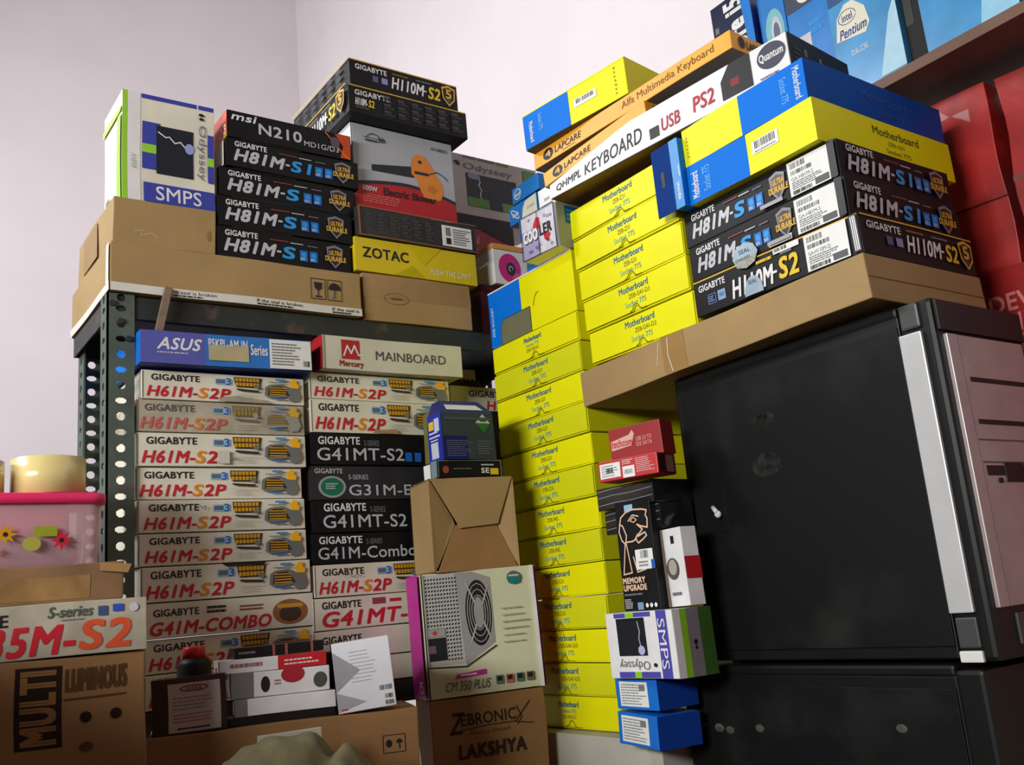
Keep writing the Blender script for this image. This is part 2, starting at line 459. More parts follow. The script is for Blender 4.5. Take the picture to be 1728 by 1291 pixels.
# ================================================================ LEFT RACK (its fronts face -Y)
def post(name, x, y, z0, z1, sx, sy, parent):
    """slotted steel angle: two flanges meeting at the outer corner, both pierced by a row of holes"""
    bm = bmesh.new(); W = .041; T = .003
    pitch_ = .0245; hw, hh = .0065, .0065
    z = z0
    def flange(axis, sgn):
        # strip built as cells with a hole in each
        zz = z0; k = 0
        while zz < z1-1e-6:
            ze = min(zz+pitch_, z1); cz = (zz+ze)/2
            # outer rect & inner octagon
            cu = W*.52
            a_, c_ = (hw, hh) if k % 2 == 0 else (hw*1.25, hh*.75)
            oct_ = [(cu+a_*math.cos(PI/8+PI/4*i)*1.08, cz+c_*math.sin(PI/8+PI/4*i)*1.08) for i in range(8)]
            sq = [(0, zz), (W, zz), (W, ze), (0, ze)]
            for dep in (0, T):
                def V3(p):
                    u, v = p
                    if axis == 'x': return Vector((x+sgn*u, y+(dep if sy > 0 else -dep), v))
                    return Vector((x+(dep if sx > 0 else -dep), y+sgn*u, v))
                so = [bm.verts.new(V3(p)) for p in sq]; io = [bm.verts.new(V3(p)) for p in oct_]
                # oct verts i: 0 right-up,1 up-right,2 up-left,3 left-up,4 left-down,5 down-left,6 down-right,7 right-down
                for q in ((so[1], so[2], io[0], io[7]), (so[2], io[1], io[0]), (so[2], so[3], io[2], io[1]), (so[3], io[3], io[2]),
                          (so[3], so[0], io[4], io[3]), (so[0], io[5], io[4]), (so[0], so[1], io[6], io[5]), (so[1], io[7], io[6])):
                    bm.faces.new(q)
                if dep == 0: keep = io
                else:
                    for i in range(8): bm.faces.new((keep[i], keep[(i+1) % 8], io[(i+1) % 8], io[i]))
            zz = ze; k += 1
        # outer rim of the flange
        u = W
        for uu in (0, W):
            def E(dep, v):
                if axis == 'x': return Vector((x+sgn*uu, y+(dep if sy > 0 else -dep), v))
                return Vector((x+(dep if sx > 0 else -dep), y+sgn*uu, v))
            bm.faces.new([bm.verts.new(E(0, z0)), bm.verts.new(E(T, z0)), bm.verts.new(E(T, z1)), bm.verts.new(E(0, z1))])
    flange('x', sx); flange('y', sy)
    bmesh.ops.recalc_face_normals(bm, faces=bm.faces[:])
    return mesh_obj(name, bm, STEEL, parent)

rack = bpy.data.objects.new('slotted_steel_rack', None); COL.objects.link(rack)
rack.location = (.336, 1.506, 0)
tag(rack, 'dark green slotted steel angle rack carrying the white boxes on the left', 'rack')
RX, RD = .863, .262
p_ = post('upright_post', 0, 0, 0.0, 1.975+DZ, 1, 1, rack)
p_ = post('upright_post', .012, RD, 0.0, 1.975+DZ, 1, -1, rack)
p_ = post('upright_post', RX, 0.05, 0.0, 1.935+DZ, -1, 1, rack)
p_ = post('upright_post', RX, RD, 0.0, 1.975+DZ, -1, -1, rack)
def shelf_panel(z, parent, x0=.003, xe=RX-.003, lip=.036):
    bm = bmesh.new()
    bm_box(bm, x0, .004, z-.002, xe, RD-.004, z)               # deck
    bm_box(bm, x0, .0035, z-lip, .70, .0055, z)                # front lip
    bm_box(bm, x0, .0055, z-lip, .70, .016, z-lip+.002)        # return of the lip
    bm_box(bm, x0, RD-.006, z-lip, xe, RD-.004, z)
    bm_box(bm, x0, .0045, z-lip, x0+.002, RD-.004, z)
    bm_box(bm, xe-.002, .06, z-lip, xe, RD-.004, z)
    return mesh_obj('shelf_panel', bm, STEEL2, parent)
shelf_panel(1.973+DZ, rack); shelf_panel(1.343+DZ, rack); shelf_panel(.70+DZ, rack)
bm = bmesh.new()
for k in range(3):
    tube(bm, (.02+.012*(k-1), .0, 1.958-.028*k+DZ), (.02+.012*(k-1), -.004, 1.958-.028*k+DZ), .005, seg=6)
mesh_obj('bolt', bm, STEEL2, rack)

# ---- left column of boxes
LE = [1.857, 1.809, 1.757, 1.703, 1.652, 1.601, 1.5515, 1.498, 1.4445, 1.395, 1.3445]
LXs = [.388, .3805, .380, .3795, .381, .382, .386, .390, .391, .390]
Ltxt = ['worn at its lower right, topmost white box under the blue one',
        'yellowed and faded lettering, second white box down in the left column',
        'smeared last letter, third white box down in the left column',
        'clean face, fourth white box down in the left column',
        'pen tick after the black word, fifth white one in the left column',
        'pale paper, sixth white box down in the left column',
        'torn upper edge, seventh white box down in the left column',
        'brown oval badge and longer red name, eighth in the left column',
        'half hidden behind the red capped bottle in the left column',
        'mostly hidden at the foot of the left column']
for i in range(10):
    def dr(b, i=i):
        seams(b)
        if i == 7:
            b.text('front', 'GIGABYTE', .055, .62, .305, .82, DARKTXT, .028)
            b.text('front', 'G41M-COMBO', .03, .10, .72, .46, RED, .035, .25)
            b.ell('front', .85, .48, .11, .38, col((150, 96, 60))); b.ell('front', .85, .42, .07, .24, col((70, 56, 44)))
            b.rect('front', .77, .60, .93, .72, col((200, 150, 60)))
            b.dashes('front', .35, .60, .50, .84, 2, DARKTXT, 3, .6); b.dashes('front', .54, .60, .70, .80, 2, col((150, 60, 60)), 5)
        else:
            p_white(b, faded=(i == 1), du=(.0, -.01, -.0, -.005, .01, .01, .0, .0, .0, .0)[i])
        if i == 0: b.poly('front', [(.44, .0), (.47, .16), (.56, .22), (.66, .14), (.75, .10), (.78, .0)], mat('torn_board', (170, 160, 138), .8, var=.2))
        if i == 2: b.dashes('front', .50, .20, .60, .28, 1, GREYT, 8); b.rect('front', .455, .08, .52, .48, mat('smear_paper', (204, 200, 194), .6))
        if i == 4: b.stroke('front', [(.345, .84), (.36, .72), (.385, .80), (.375, .66)], .0012, GREYT)
        if i == 6: b.poly('front', [(.45, 1.0), (.48, .90), (.58, .93), (.70, .91), (.72, 1.0)], DARKTXT)
    H = LE[i]-LE[i+1]
    o = box('motherboard_box', 'white motherboard box, ' + Ltxt[i], 'box', LXs[i], 1.509+(.004 if i in (3, 8) else 0), LE[i+1]+.0006, (0, .0, -.4, .3, 0, .2, -.2, .3, .2, 0)[i], (.268 if i not in (1, 2) else .274, .245, H-.0018), WHITE if i != 1 else WHITE_OLD, dr,
        'white motherboard boxes in the left column of the rack')
    if i in (1, 4):   # side tuck flap standing slightly open at the left
        fl = BX(.0012, .05, H*.92, CREAM, 0, 1, .0003).build('tuck_flap', o); fl.location = (-.006, .002, .001)

# blue box on top of the left column
def d_blue(b):
    b.rect('front', .0, .0, .36, 1, col((88, 92, 170))); b.rect('front', .36, .0, .745, 1, col((52, 116, 196)))
    b.text('front', 'ASUS', .09, .44, .32, .80, LT, .03, .3); b.dashes('front', .09, .30, .32, .38, 1, SILV, 4)
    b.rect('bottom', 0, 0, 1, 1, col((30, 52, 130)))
    b.text('front', 'P5KPL-AM IN', .375, .58, .60, .86, LT, .02); b.text('front', 'Series', .62, .42, .72, .76, LT, .02)
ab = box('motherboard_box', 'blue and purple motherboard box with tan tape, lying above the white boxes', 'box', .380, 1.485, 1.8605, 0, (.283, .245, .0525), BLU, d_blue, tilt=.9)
lb = BX(.073, .0008, .05, LBL, 0, 1, 0); lb.dashes('front', .05, .1, .75, .9, 8, GREYT, 3, .45); lb.bars('front', .8, .1, .95, .3, DARKTXT, 4, 8)
o = lb.build('barcode_label', ab); o.location = (.208, -.0016, .001)
o = BX(.066, .0006, .026, mat('masking_tape', (178, 168, 130), .6, var=.1), 0, 1, 0).build('tape_patch', ab); o.location = (.106, -.0018, .009)

bm = bmesh.new(); bm_box(bm, 0, 0, 0, .012, .008, .078, .001)
o = mesh_obj('wood_stick', bm, mat('old_wood', (132, 112, 92), .8, var=.2, scale=50)); put(o, .404, 1.489, 1.914, 0, -12, 0)
tag(o, 'short grey wooden stick leaning on the rack lip above the blue box', 'stick')

# ---- right column in the rack
RE = [1.872, 1.824, 1.764, 1.708, 1.648, 1.592, 1.541, 1.487, 1.434, 1.386, 1.3445]
RXs = [.668, .667, .665, .663, .662, .660, .661, .656, .655, .655]
Rlab = ['white motherboard box with a crushed right end, just under the white and red one',
        'white motherboard box with a torn lower edge, above the glossy black ones',
        'black motherboard box with thin silver outline name, topmost of the black ones',
        'grey black motherboard box with a green oval badge',
        'black motherboard box with a wide silver name, right below the green oval badge box',
        'black motherboard box with silver name ending in a word, lowest of the black ones',
        'white motherboard box with red name and pen scribble, directly below the black ones',
        'white motherboard box with the biggest red name, left of the magenta carton',
        'white motherboard box showing one black word, behind the silver white carton',
        'white motherboard box hidden at the foot of the right column']
GR = mat('glossy_grey_black_card', (44, 43, 46), .35, var=.2, scale=9)
for i in range(10):
    def dr(b, i=i):
        if i in (0, 1, 6):
            seams(b); p_white(b, du=.0 if i != 6 else .0)
            if i == 1: b.poly('front', [(.42, 0), (.45, .10), (.6, .14), (.62, 0)], KRAFT)
            if i == 6: b.stroke('front', [(.2, .60), (.23, .66), (.25, .58), (.28, .64), (.31, .60)], .001, GREYT)
        elif i == 7:
            seams(b); b.text('front', 'GIGABYTE', .06, .66, .32, .88, DARKTXT, .028)
            b.text('front', 'G41MT-S2', .05, .10, .80, .56, RED, .035, .25)
            b.rect('front', .40, .70, .49, .90, col((150, 70, 70))); b.rect('front', .52, .74, .60, .84, RED)
        elif i >= 8:
            seams(b); b.text('front', 'GIGABYTE', .06, .55, .32, .80, DARKTXT, .028)
        elif i == 3:
            b.text('front', 'GIGABYTE', .03, .78, .22, .92, SILV, .02)
            b.ell('front', .145, .38, .095, .32, col((150, 156, 158), .3)); b.ell('front', .145, .38, .078, .26, col((30, 110, 80), .3))
            b.dashes('front', .10, .30, .19, .50, 3, SILV, 4)
            b.text('front', 'S-SERIES', .26, .60, .40, .74, SILV); b.text('front', 'G31M-ES2L', .26, .12, .92, .44, SILV, .01, 0)
        else:
            nm = {2: 'G41MT-S2', 4: 'G41MT-S2', 5: 'G41M-Combo'}[i]
            du = .03 if i == 4 else 0
            b.text('front', 'GIGABYTE', .05+du, .66, .34+du, .90, LT, .03); b.text('front', 'S-SERIES', .37+du, .62, .48+du, .80, GREYT)
            b.text('front', nm, .04+du, .14, .66 if i != 5 else .72, .54, SILV, .012)
            if i == 2:
                b.rect('front', .67, .12, .72, .42, BADGE); b.rect('front', .74, .12, .79, .42, BADGE)
    H = RE[i]-RE[i+1]; mt = BLACK if i in (2, 4, 5) else GR if i == 3 else WHITE
    box('motherboard_box', Rlab[i], 'box', RXs[i], 1.510+(.003 if i in (0, 3) else 0), RE[i+1]+.0006, (.2, -.2, 0, .3, 0, -.3, .2, 0, .3, 0)[i],
        (.283 if i == 0 else .27, .245, H-.0016), mt, dr, 'motherboard boxes in the right column of the rack')

def d_merc(b):
    b.rect('front', .125, .32, .25, .90, col((176, 44, 48)))
    b.stroke('front', [(.14, .42), (.165, .72), (.19, .50), (.215, .74), (.24, .46), (.275, .46)], .003, LT)
    b.text('front', 'Mercury', .11, .05, .27, .27, col((150, 50, 50)), .03); b.text('front', 'MAINBOARD', .36, .36, .87, .64, col((80, 80, 76)), 0)
    b.rect('left', 0, 0, 1, 1, col((190, 40, 44)))
    b.rect('front', .0, .0, .012, 1, col((160, 150, 130)))
box('motherboard_box', 'cream mainboard box with red square logo and red end, top of the right column', 'box', .686, 1.492, 1.8735, 0, (.285, .245, .0605), CREAM, d_merc, tilt=.2)

def d_gaby(b):
    b.text('front', 'GIGABYTE', .26, .58, .83, .84, DARKTXT, .028)
    b.text('front', 'H61M', .50, .04, .97, .42, RED, .035, .15)
box('motherboard_box', 'white motherboard box deep in the rack behind the small blue pack', 'box', .985, 1.565, 1.8300, 0, (.168, .15, .048), CREAM, d_gaby)
box('motherboard_box', 'black motherboard box under the white one deep in the rack', 'box', .965, 1.572, 1.7745, 0, (.185, .145, .0545), BLACK2, None)
box('motherboard_box', 'dark motherboard box lowest of the three deep in the rack', 'box', .962, 1.57, 1.7185, 0, (.185, .145, .0550), BLACK2, None)
box('carton', 'dark brown carton hidden deep in the rack under the black boxes', 'carton', .955, 1.566, 1.3445, 0, (.195, .145, .3730), KRAFT2, None)
# back plate with serrated edge seen between the boxes
bm = bmesh.new()
pts = [(0, 0.0), (.0, .020), (.052, .020), (.052, .004)]
x_ = .052
n = 10
prof = [(0, 0), (.012, .024), (.062, .024), (.062, .004)]
for k in range(n): prof += [(.062-(k+.5)*.005, .008 if k % 2 else .000), (.062-(k+1)*.005, .004)]
vs = [bm.verts.new((a, 0, c)) for a, c in prof]; f = bm.faces.new(vs)
r_ = bmesh.ops.extrude_face_region(bm, geom=[f]); bmesh.ops.translate(bm, verts=[g for g in r_['geom'] if isinstance(g, bmesh.types.BMVert)], vec=(0, .002, 0))
o = mesh_obj('serrated_tape_cutter', bm, mat('grey_white_plastic', (190, 190, 196), .5)); put(o, 1.005, 1.594, 1.8965)
tag(o, 'pale serrated strip lying on the white box deep in the rack', 'tape cutter')

box('black_case', 'small black case under the serrated strip deep in the rack', 'case', 1.003, 1.585, 1.8785, 0, (.07, .05, .0175), BLACK2, None)
# ================================================================ ON TOP OF THE RACK
def d_long(b):
    b.rect('front', 0, 0, 1, .17, mat('white_seal_tape', (214, 212, 204), .4))
    for u in (.195, .545, .865):
        b.text('front', 'If the seal is broken', u, .07, min(u+.19, .999) if u < .8 else .998, .14, DARKTXT, .01) if u < .8 else b.text('front', 'If the seal is', u, .07, .985, .14, DARKTXT, .01)
        b.dashes('front', u, .005, min(u+.17, .99), .05, 1, DARKTXT, int(u*50), .7)
    for k, u in enumerate((.775, .847)):
        b.stroke('front', [(u, .30), (u+.062, .30), (u+.062, .76), (u, .76)], .0012, DARKTXT, True)
        c = u+.031
        if k == 0:
            b.poly('front', [(c-.018, .68), (c+.018, .68), (c+.014, .54), (c, .48), (c-.014, .54)], DARKTXT)
            b.rect('front', c-.002, .36, c+.002, .49, DARKTXT); b.rect('front', c-.014, .34, c+.014, .37, DARKTXT)
        else:
            b.ell('front', c, .54, .026, .16, DARKTXT, 16, 0, PI); b.rect('front', c-.002, .36, c+.002, .55, DARKTXT)
            b.stroke('front', [(c, .36), (c-.006, .34), (c-.012, .38)], .001, DARKTXT)
    b.rect('left', .0, .0, 1, .17, mat('white_seal_tape', (214, 212, 204), .4))
    b.rect('left', .93, .0, .995, .97, mat('white_seal_tape', (214, 212, 204), .4))
def carton(name, label, x, y, z, yaw, dims, mt, draw=None, tape=True, group=None, tilt=0, warp=.0012):
    o = box(name, label, 'carton', x, y, z, yaw, dims, mt, draw, group, tilt, warp=warp, bevel=.002)
    return o
carton('carton', 'long brown carton with white seal tape and glass and umbrella marks on the rack', .339, 1.497, 1.9765, 0, (.430, .285, .0812), KRAFT, d_long, warp=.0006)
def d_ca(b):
    b.stroke('front', [(.20, .30), (.28, .34), (.26, .22), (.36, .30), (.42, .22)], .0008, col((214, 190, 150)))
    b.ell('front', .93, .40, .02, .12, col((150, 110, 70)))
c_ = carton('carton', 'brown carton with rounded worn edges under the tall purple and white box', .344, 1.505, 2.0595, 0, (.164, .25, .079), KRAFT, d_ca)
t_ = BX(.0008, .10, .06, mat('board_patch', (150, 120, 78), .5), 0, 1, 0).build('tape_end', c_); t_.location = (-.0022, .10, .01)
def d_cart2(b):
    b.rect('front', 0, .50, 1, .995, mat('clear_tape_on_board', (158, 126, 82), .2, var=.08, spec=.6))
    b.stroke('front', [(.29+.11*math.cos(t*.3), .50+.12*math.sin(t*.3)) for t in range(21)], .0008, col((110, 78, 44)), True)
    b.rect('front', .24, .48, .34, .52, col((110, 78, 44)))
carton('carton', 'square brown carton taped across, beneath the yellow graphics card box', .777, 1.505, 1.975, 0, (.232, .26, .0905), KRAFT, d_cart2)

def d_smps(b):
    pu = col((62, 70, 160)); gn = col((150, 205, 60)); blk = col((38, 42, 50), .3)
    b.rect('front', 0, 0, .19, 1, mat('white_gloss', (226, 226, 226), .35)); b.rect('front', .0, 0, .055, 1, gn)
    b.rect('front', .20, .955, .80, .995, pu); b.rect('front', .82, .955, .99, .995, pu)
    b.rect('front', .21, .30, .40, .74, pu); b.rect('front', .21, .45, .40, .53, gn)
    b.rect('front', .36, .27, .76, .72, blk)
    b.stroke('front', [(.38, .66), (.46, .62), (.50, .63), (.56, .58), (.62, .60), (.68, .55), (.74, .53)], .002, LT)
    b.ell('front', .72, .55, .05, .05, col((150, 156, 214)))
    b.rect('front', .22, 0, .99, .175, pu)
    b.rect('front', .92, .26, .99, .72, pu); b.rect('front', .92, .42, .99, .50, gn)
    b.text('front', 'SMPS', .35, .025, .84, .15, LT, 0.008)
    b.text('front', 'Odyssey', .80, .27, .90, .80, GREYT, 0, rot=-90)
    b.ell('front', .85, .90, .03, .015, DARKTXT); b.ell('front', .85, .86, .025, .015, DARKTXT)
    b.text('front', '450W', .09, .28, .14, .42, col((160, 190, 150)), 0, rot=90)
    b.rect('left', .80, 0, .995, .78, gn); b.rect('left', .0, .80, .995, .86, col((170, 214, 90)))
    b.rect('left', .2, .05, .4, .14, GREYT)
box('power_supply_box', 'tall white and purple power supply box with green edge and lightning picture, far left', 'box', .359, 1.512, 2.140, 0, (.152, .12, .194), WHITE, d_smps)

def d_msi(b):
    b.text('front', 'msi', .03, .66, .21, .92, LT, .03, .3); b.text('front', 'N210', .24, .30, .58, .70, SILV, .03)
    b.text('front', 'MD1G/D3', .60, .22, .89, .42, SILV, .01)
    b.poly('front', [(.90, .04), (.99, .04), (.99, .96), (.86, .96), (.93, .5)], col((190, 74, 30), .4))
    b.stroke('front', [(.78, .95), (.88, .45), (.93, .20), (.98, .05)], .002, col((220, 130, 50)))
    b.ell('front', .86, .60, .04, .22, col((90, 80, 82), .4))
    b.rect('left', 0, 0, 1, 1, col((206, 70, 34), .4)); b.rect('left', .0, .0, 1, .18, col((200, 150, 40), .4)); b.text('left', 'V/D3', .66, .18, .98, .5, LT, .02)
box('graphics_card_box', 'black graphics card box with orange ends, topmost beside the tall purple box', 'box', .533, 1.507, 2.2855, 0, (.237, .22, .051), BLACK, d_msi)
HB = [(.530, 2.2300, .0550, 'S1', .252), (.518, 2.1745, .0550, 'S', .255), (.513, 2.1180, .0560, 'S', .250), (.510, 2.0605, .0570, 'S', .248)]
Hl = ['with a two character blue name, directly below the orange ended box', 'second from the top of the four on the rack', 'third of the four black silver lettered boxes on the rack', 'lying directly on the long taped carton']
for k, (x, z, h, mdl, w_) in enumerate(HB):
    def dr(b, mdl=mdl, k=k):
        p_h81(b, 'front', mdl)
        if k < 2: b.rect('left', .72, .05, .97, .92, LBL)
        b.rect('front', .10, .985, .55, .998, col((70, 56, 40)))
    box('motherboard_box', 'black motherboard box ' + Hl[k], 'box', x, 1.508+(.003 if k == 1 else 0), z, (0, .3, -.2, .2)[k], (w_, .24, h-.0015), BLACK, dr, 'black motherboard boxes piled on the rack')

def d_zotac(b):
    b.text('front', 'ZOTAC', .06, .42, .42, .72, DARKTXT, .03); b.text('front', 'PUSH THE LIMIT', .59, .16, .94, .34, col((230, 228, 170)), .03, .2)
    b.poly('front', [(.42, 1), (.55, .4), (.70, 1)], col((205, 186, 20)))
    b.poly('front', [(.3, 0), (.45, .35), (.55, 0)], col((190, 172, 14)))
box('graphics_card_box', 'mustard yellow graphics card box on the rack', 'box', .764, 1.503, 2.0675, 0, (.266, .2, .066), mat('mustard_card', (212, 190, 20), .45, var=.06, scale=14), d_zotac)
def d_dark(b):
    p_grid(b, 'front', .06, .15, .64, .85, 6, 3, 5)
    b.rect('front', 0, 0, 1, .03, col((150, 96, 60))); b.rect('front', .0, .0, .012, 1, col((150, 96, 60))); b.rect('front', 0, .97, 1, 1.0, col((120, 100, 84)))
db = box('motherboard_box', 'charcoal motherboard box with brown edges and white label under the blower box', 'box', .771, 1.500, 2.1350, 0, (.262, .24, .0585), mat('charcoal_card', (50, 50, 50), .6, var=.2, scale=40), d_dark)
lb = BX(.068, .0008, .043, LBL, 0, 1, 0); lb.rect('front', .12, .5, .28, .9, GREYT); lb.rect('front', .12, .1, .28, .4, DARKTXT); lb.dashes('front', .36, .1, .95, .9, 7, GREYT, 3, .5)
o = lb.build('barcode_label', db); o.location = (.182, -.0018, .006)

def d_blower(b):
    rd = col((176, 40, 44)); dk = col((44, 46, 50)); og = col((220, 134, 52))
    arc = [(0, 0)]+[(u/20, .30+.075*math.sin(min(1, u/11)*PI/2)-(.0009*max(0, u-9)**2)) for u in range(21)]+[(1, 0)]
    arc2 = [(0, 0)]+[(u/20, .34+.075*math.sin(min(1, u/11)*PI/2)-(.0009*max(0, u-9)**2)) for u in range(21)]+[(1, 0)]
    b.poly('front', arc2, dk); b.poly('front', arc, rd)
    b.poly('front', [(.17, .56), (.17, .49), (.58, .50), (.58, .63)], dk)
    b.poly('front', [(.56, .66), (.58, .74), (.63, .79), (.70, .78), (.76, .70), (.80, .60), (.86, .50), (.88, .38), (.84, .29), (.76, .27), (.67, .30), (.63, .40), (.61, .50), (.56, .54)], og)
    b.ell('front', .76, .40, .05, .045, col((200, 116, 40))); b.rect('front', .59, .55, .73, .585, dk)
    b.stroke('front', [(.73, .57), (.82, .62), (.90, .58), (.93, .54)], .002, dk)
    b.ell('front', .65, .70, .02, .02, dk)
    b.text('front', '600W', .07, .25, .21, .305, LT, .02); b.text('front', 'Electric Blower', .27, .235, .79, .315, DARKTXT, .03)
    b.dashes('front', .07, .12, .45, .22, 4, col((214, 120, 110)), 5, .4); b.text('front', 'MADE IN CHINA', .72, .04, .94, .065, LT)
    b.text('front', 'AO-BB351', .77, .875, .94, .91, DARKTXT, .01)
    b.stroke('front', [(.13, .86), (.16, .90), (.20, .915), (.24, .90), (.27, .86)], .0015, dk)
    b.stroke('front', [(.10, .86), (.30, .86)], .001, dk)
    b.dashes('front', .12, .81, .28, .845, 1, dk, 3, .6); b.text('front', 'ab', .25, .83, .31, .89, dk, .02)
    b.rect('left', 0, 0, 1, 1, mat('white_gloss', (226, 226, 226), .35))
    b.poly('left', [(0, 0), (1, 0), (1, .30), (0, .22)], rd)
box('blower_box', 'grey and red electric blower box with an orange blower picture', 'box', .782, 1.524, 2.1945, 0, (.225, .19, .1835), mat('silver_grey_card', (168, 172, 178), .42, var=.05), d_blower)
def d_110b(b):
    p_h110(b, 'front', False); b.text('front', 'H110M-', .05, .30, .145, .55, LT, .03, .1); b.text('front', 'S2', .155, .30, .20, .55, GOLD2, .03, .1)
    b.dashes('front', .05, .17, .20, .25, 1, col((110, 84, 50)), 3, .7)
    p_grid(b, 'front', .28, .12, .97, .86, 6, 3, 11)
    p_h110(b, 'left', True, 0, 1.0)
def d_110a(b):
    p_h110(b, 'front', True); p_grid(b, 'left', .06, .12, .97, .86, 6, 3, 21); b.rect('left', .004, .955, .996, .995, GOLD)
box('motherboard_box', 'black and gold motherboard box with picture grid, directly on the blower box', 'box', .762, 1.490, 2.3795, 0, (.265, .27, .0585), BLACK, d_110b)
box('motherboard_box', 'black and gold motherboard box, topmost of everything on the rack', 'box', .770, 1.496, 2.4395, 0, (.243, .27, .0585), BLACK, d_110a)

def d_odg(b):
    gn = col((96, 140, 70)); dk = col((40, 44, 52), .35)
    for a, c in ((.13, .28), (.30, .5), (.52, .66)): b.rect('front', a, .95, c, .99, col((110, 116, 104)) if c < .6 else gn)
    b.rect('front', .15, .22, .74, .72, dk); b.stroke('front', [(.29, .70), (.31, .60), (.29, .55), (.32, .48), (.30, .40), (.31, .33)], .002, LT)
    b.ell('front', .24, .68, .07, .05, col((140, 146, 170)))
    b.rect('front', .15, .20, .40, .34, gn); b.rect('front', .55, .20, .74, .34, gn); b.rect('front', .40, .20, .55, .40, dk)
    b.rect('front', .83, .70, .98, .95, gn); b.text('front', 'Odyssey', .13, .75, .70, .88, col((120, 120, 116)), 0)
    b.ell('front', .05, .86, .03, .02, DARKTXT); b.ell('front', .07, .83, .02, .02, DARKTXT)
box('power_supply_box', 'grey and green power supply box with lightning picture, behind the blower box', 'box', 1.095, 1.66, 2.2905, 0, (.235, .10, .154), mat('warm_grey_card', (176, 172, 166), .5, var=.06), d_odg)
def d_qh(b):
    b.text('front', 'Quick Heal', .08, .78, .48, .86, col((226, 150, 140)), .01); b.text('front', 'AntiVirus Pro 2013', .08, .67, .70, .75, col((214, 130, 120)), .0)
    b.text('front', 'Quick Heal', .35, .58, .75, .65, col((214, 130, 120)), .0)
    b.poly('front', [(0, 1), (0, .93), (.5, .90), (1, .80), (1, 1)], col((40, 26, 30)))
box('software_box', 'dark red software box with pale lettering, below the grey and green box', 'box', 1.052, 1.64, 1.975, 0, (.18, .12, .314), mat('deep_red_card', (150, 34, 40), .45, var=.08), d_qh)
def d_wc(b):
    pk = col((206, 50, 130))
    b.rect('front', 0, .86, 1, 1, col((220, 150, 80))); b.rect('left', 0, .86, 1, 1, col((220, 150, 80)))
    b.ell('front', .42, .42, .30, .36, pk, 28); b.ell('front', .60, .18, .12, .14, col((216, 90, 150)))
    b.ell('front', .45, .40, .13, .17, col((60, 60, 66))); b.stroke('front', [(.45+.05*math.cos(t*.7), .40+.07*math.sin(t*.7)) for t in range(7)], .002, SILV)
    b.rect('front', 0, .855, 1, .865, DARKTXT); b.ell('front', .95, .45, .05, .25, GREYT)
box('webcam_box', 'small white box with orange top and a round pink webcam picture', 'box', 1.082, 1.515, 2.085, 0, (.092, .09, .087), mat('white_gloss', (226, 226, 226), .35), d_wc)
box('box', 'dark maroon box under the small webcam box on the rack', 'box', 1.052, 1.525, 1.975, 0, (.13, .10, .108), mat('maroon_card', (70, 20, 26), .5), lambda b: b.rect('front', 0, .9, 1, .93, col((110, 40, 46))))

# ================================================================ YELLOW STACKS (fronts face -X: yaw -90)
def yellow_box(label, x, yleft, z, w_, d_, h_, model, body=YEL, order=0, group=None, yaw=-90, extra=None, notch=.52):
    b = BX(w_, d_, h_, body, .0004, nseed(), .001)
    b.rect('right', 0, 0, 1, .02, col((150, 140, 20)))
    if extra: extra(b)
    o = b.build('motherboard_box'); tag(o, label, 'box', group); put(o, x, yleft, z, yaw)
    f = BX(w_, .0016, h_, None, 0.0003, 3)
    P = yellow_front(f, notch); n = len(P)
    k = f.m(body)
    i0 = len(f.v)
    for u, v in P: f.v.append(Vector((u, 0, v)))
    for u, v in P: f.v.append(Vector((u, .0014, v)))
    f.f.append(list(range(n))); f.mi.append(k)
    f.f.append(list(range(2*n-1, n-1, -1))); f.mi.append(k)
    for i in range(n): f.f.append([i, i+n, (i+1) % n+n, (i+1) % n]); f.mi.append(k)
    p_yellow(f, model, order)
    cc = notch; rr_ = .0078/w_
    f.stroke('front', [(cc-rr_*2.0, .06), (cc-rr_*1.1, .10)]+[(cc+rr_*math.cos(PI-PI*q/8), .10+.0078/h_*math.sin(PI-PI*q/8)) for q in range(9)]+[(cc+rr_*1.6, .07)], .0011, col((84, 80, 20)))
    f.rect('front', .0, .045, .62, .058, col((120, 116, 14)))
    ff = f.build('front_flap', o); ff.location = (0, -.0024, 0)
    return o
models = ['ZEB-945GC', 'ZEB-G31', 'ZEB-G31', 'ZEB-G31', 'ZEB-G31', 'ZEB-Z31', 'ZEB-945', 'ZEB-945', 'ZEB-G31', 'ZEB-Z31', 'ZEB-G41-D3', 'ZEB-G41-D3', 'ZEB-945GC']
ordn = ['topmost, right under the blue cornered box', 'second', 'third', 'fourth', 'fifth', 'sixth', 'seventh', 'eighth', 'ninth', 'tenth', 'eleventh', 'second lowest', 'lowest, on the white block']
H0 = .05375
for i in range(13):
    z = 1.936-H0*(i+1)
    rnd = random.Random(40+i)
    lab = 'yellow motherboard box in the tall left yellow stack, ' + (ordn[i] + ' from the top' if 1 <= i <= 10 else ordn[i])
    yellow_box(lab, 1.045+rnd.uniform(-.001, .003), 1.4925-rnd.uniform(0, .002), z+.0004, .264, .22, H0-.0016,
               models[i], YEL if i % 2 == 0 else YEL2, 1 if i in (0, 12) else 0, 'yellow boxes of the tall left stack', -90+rnd.uniform(-.5, .5))
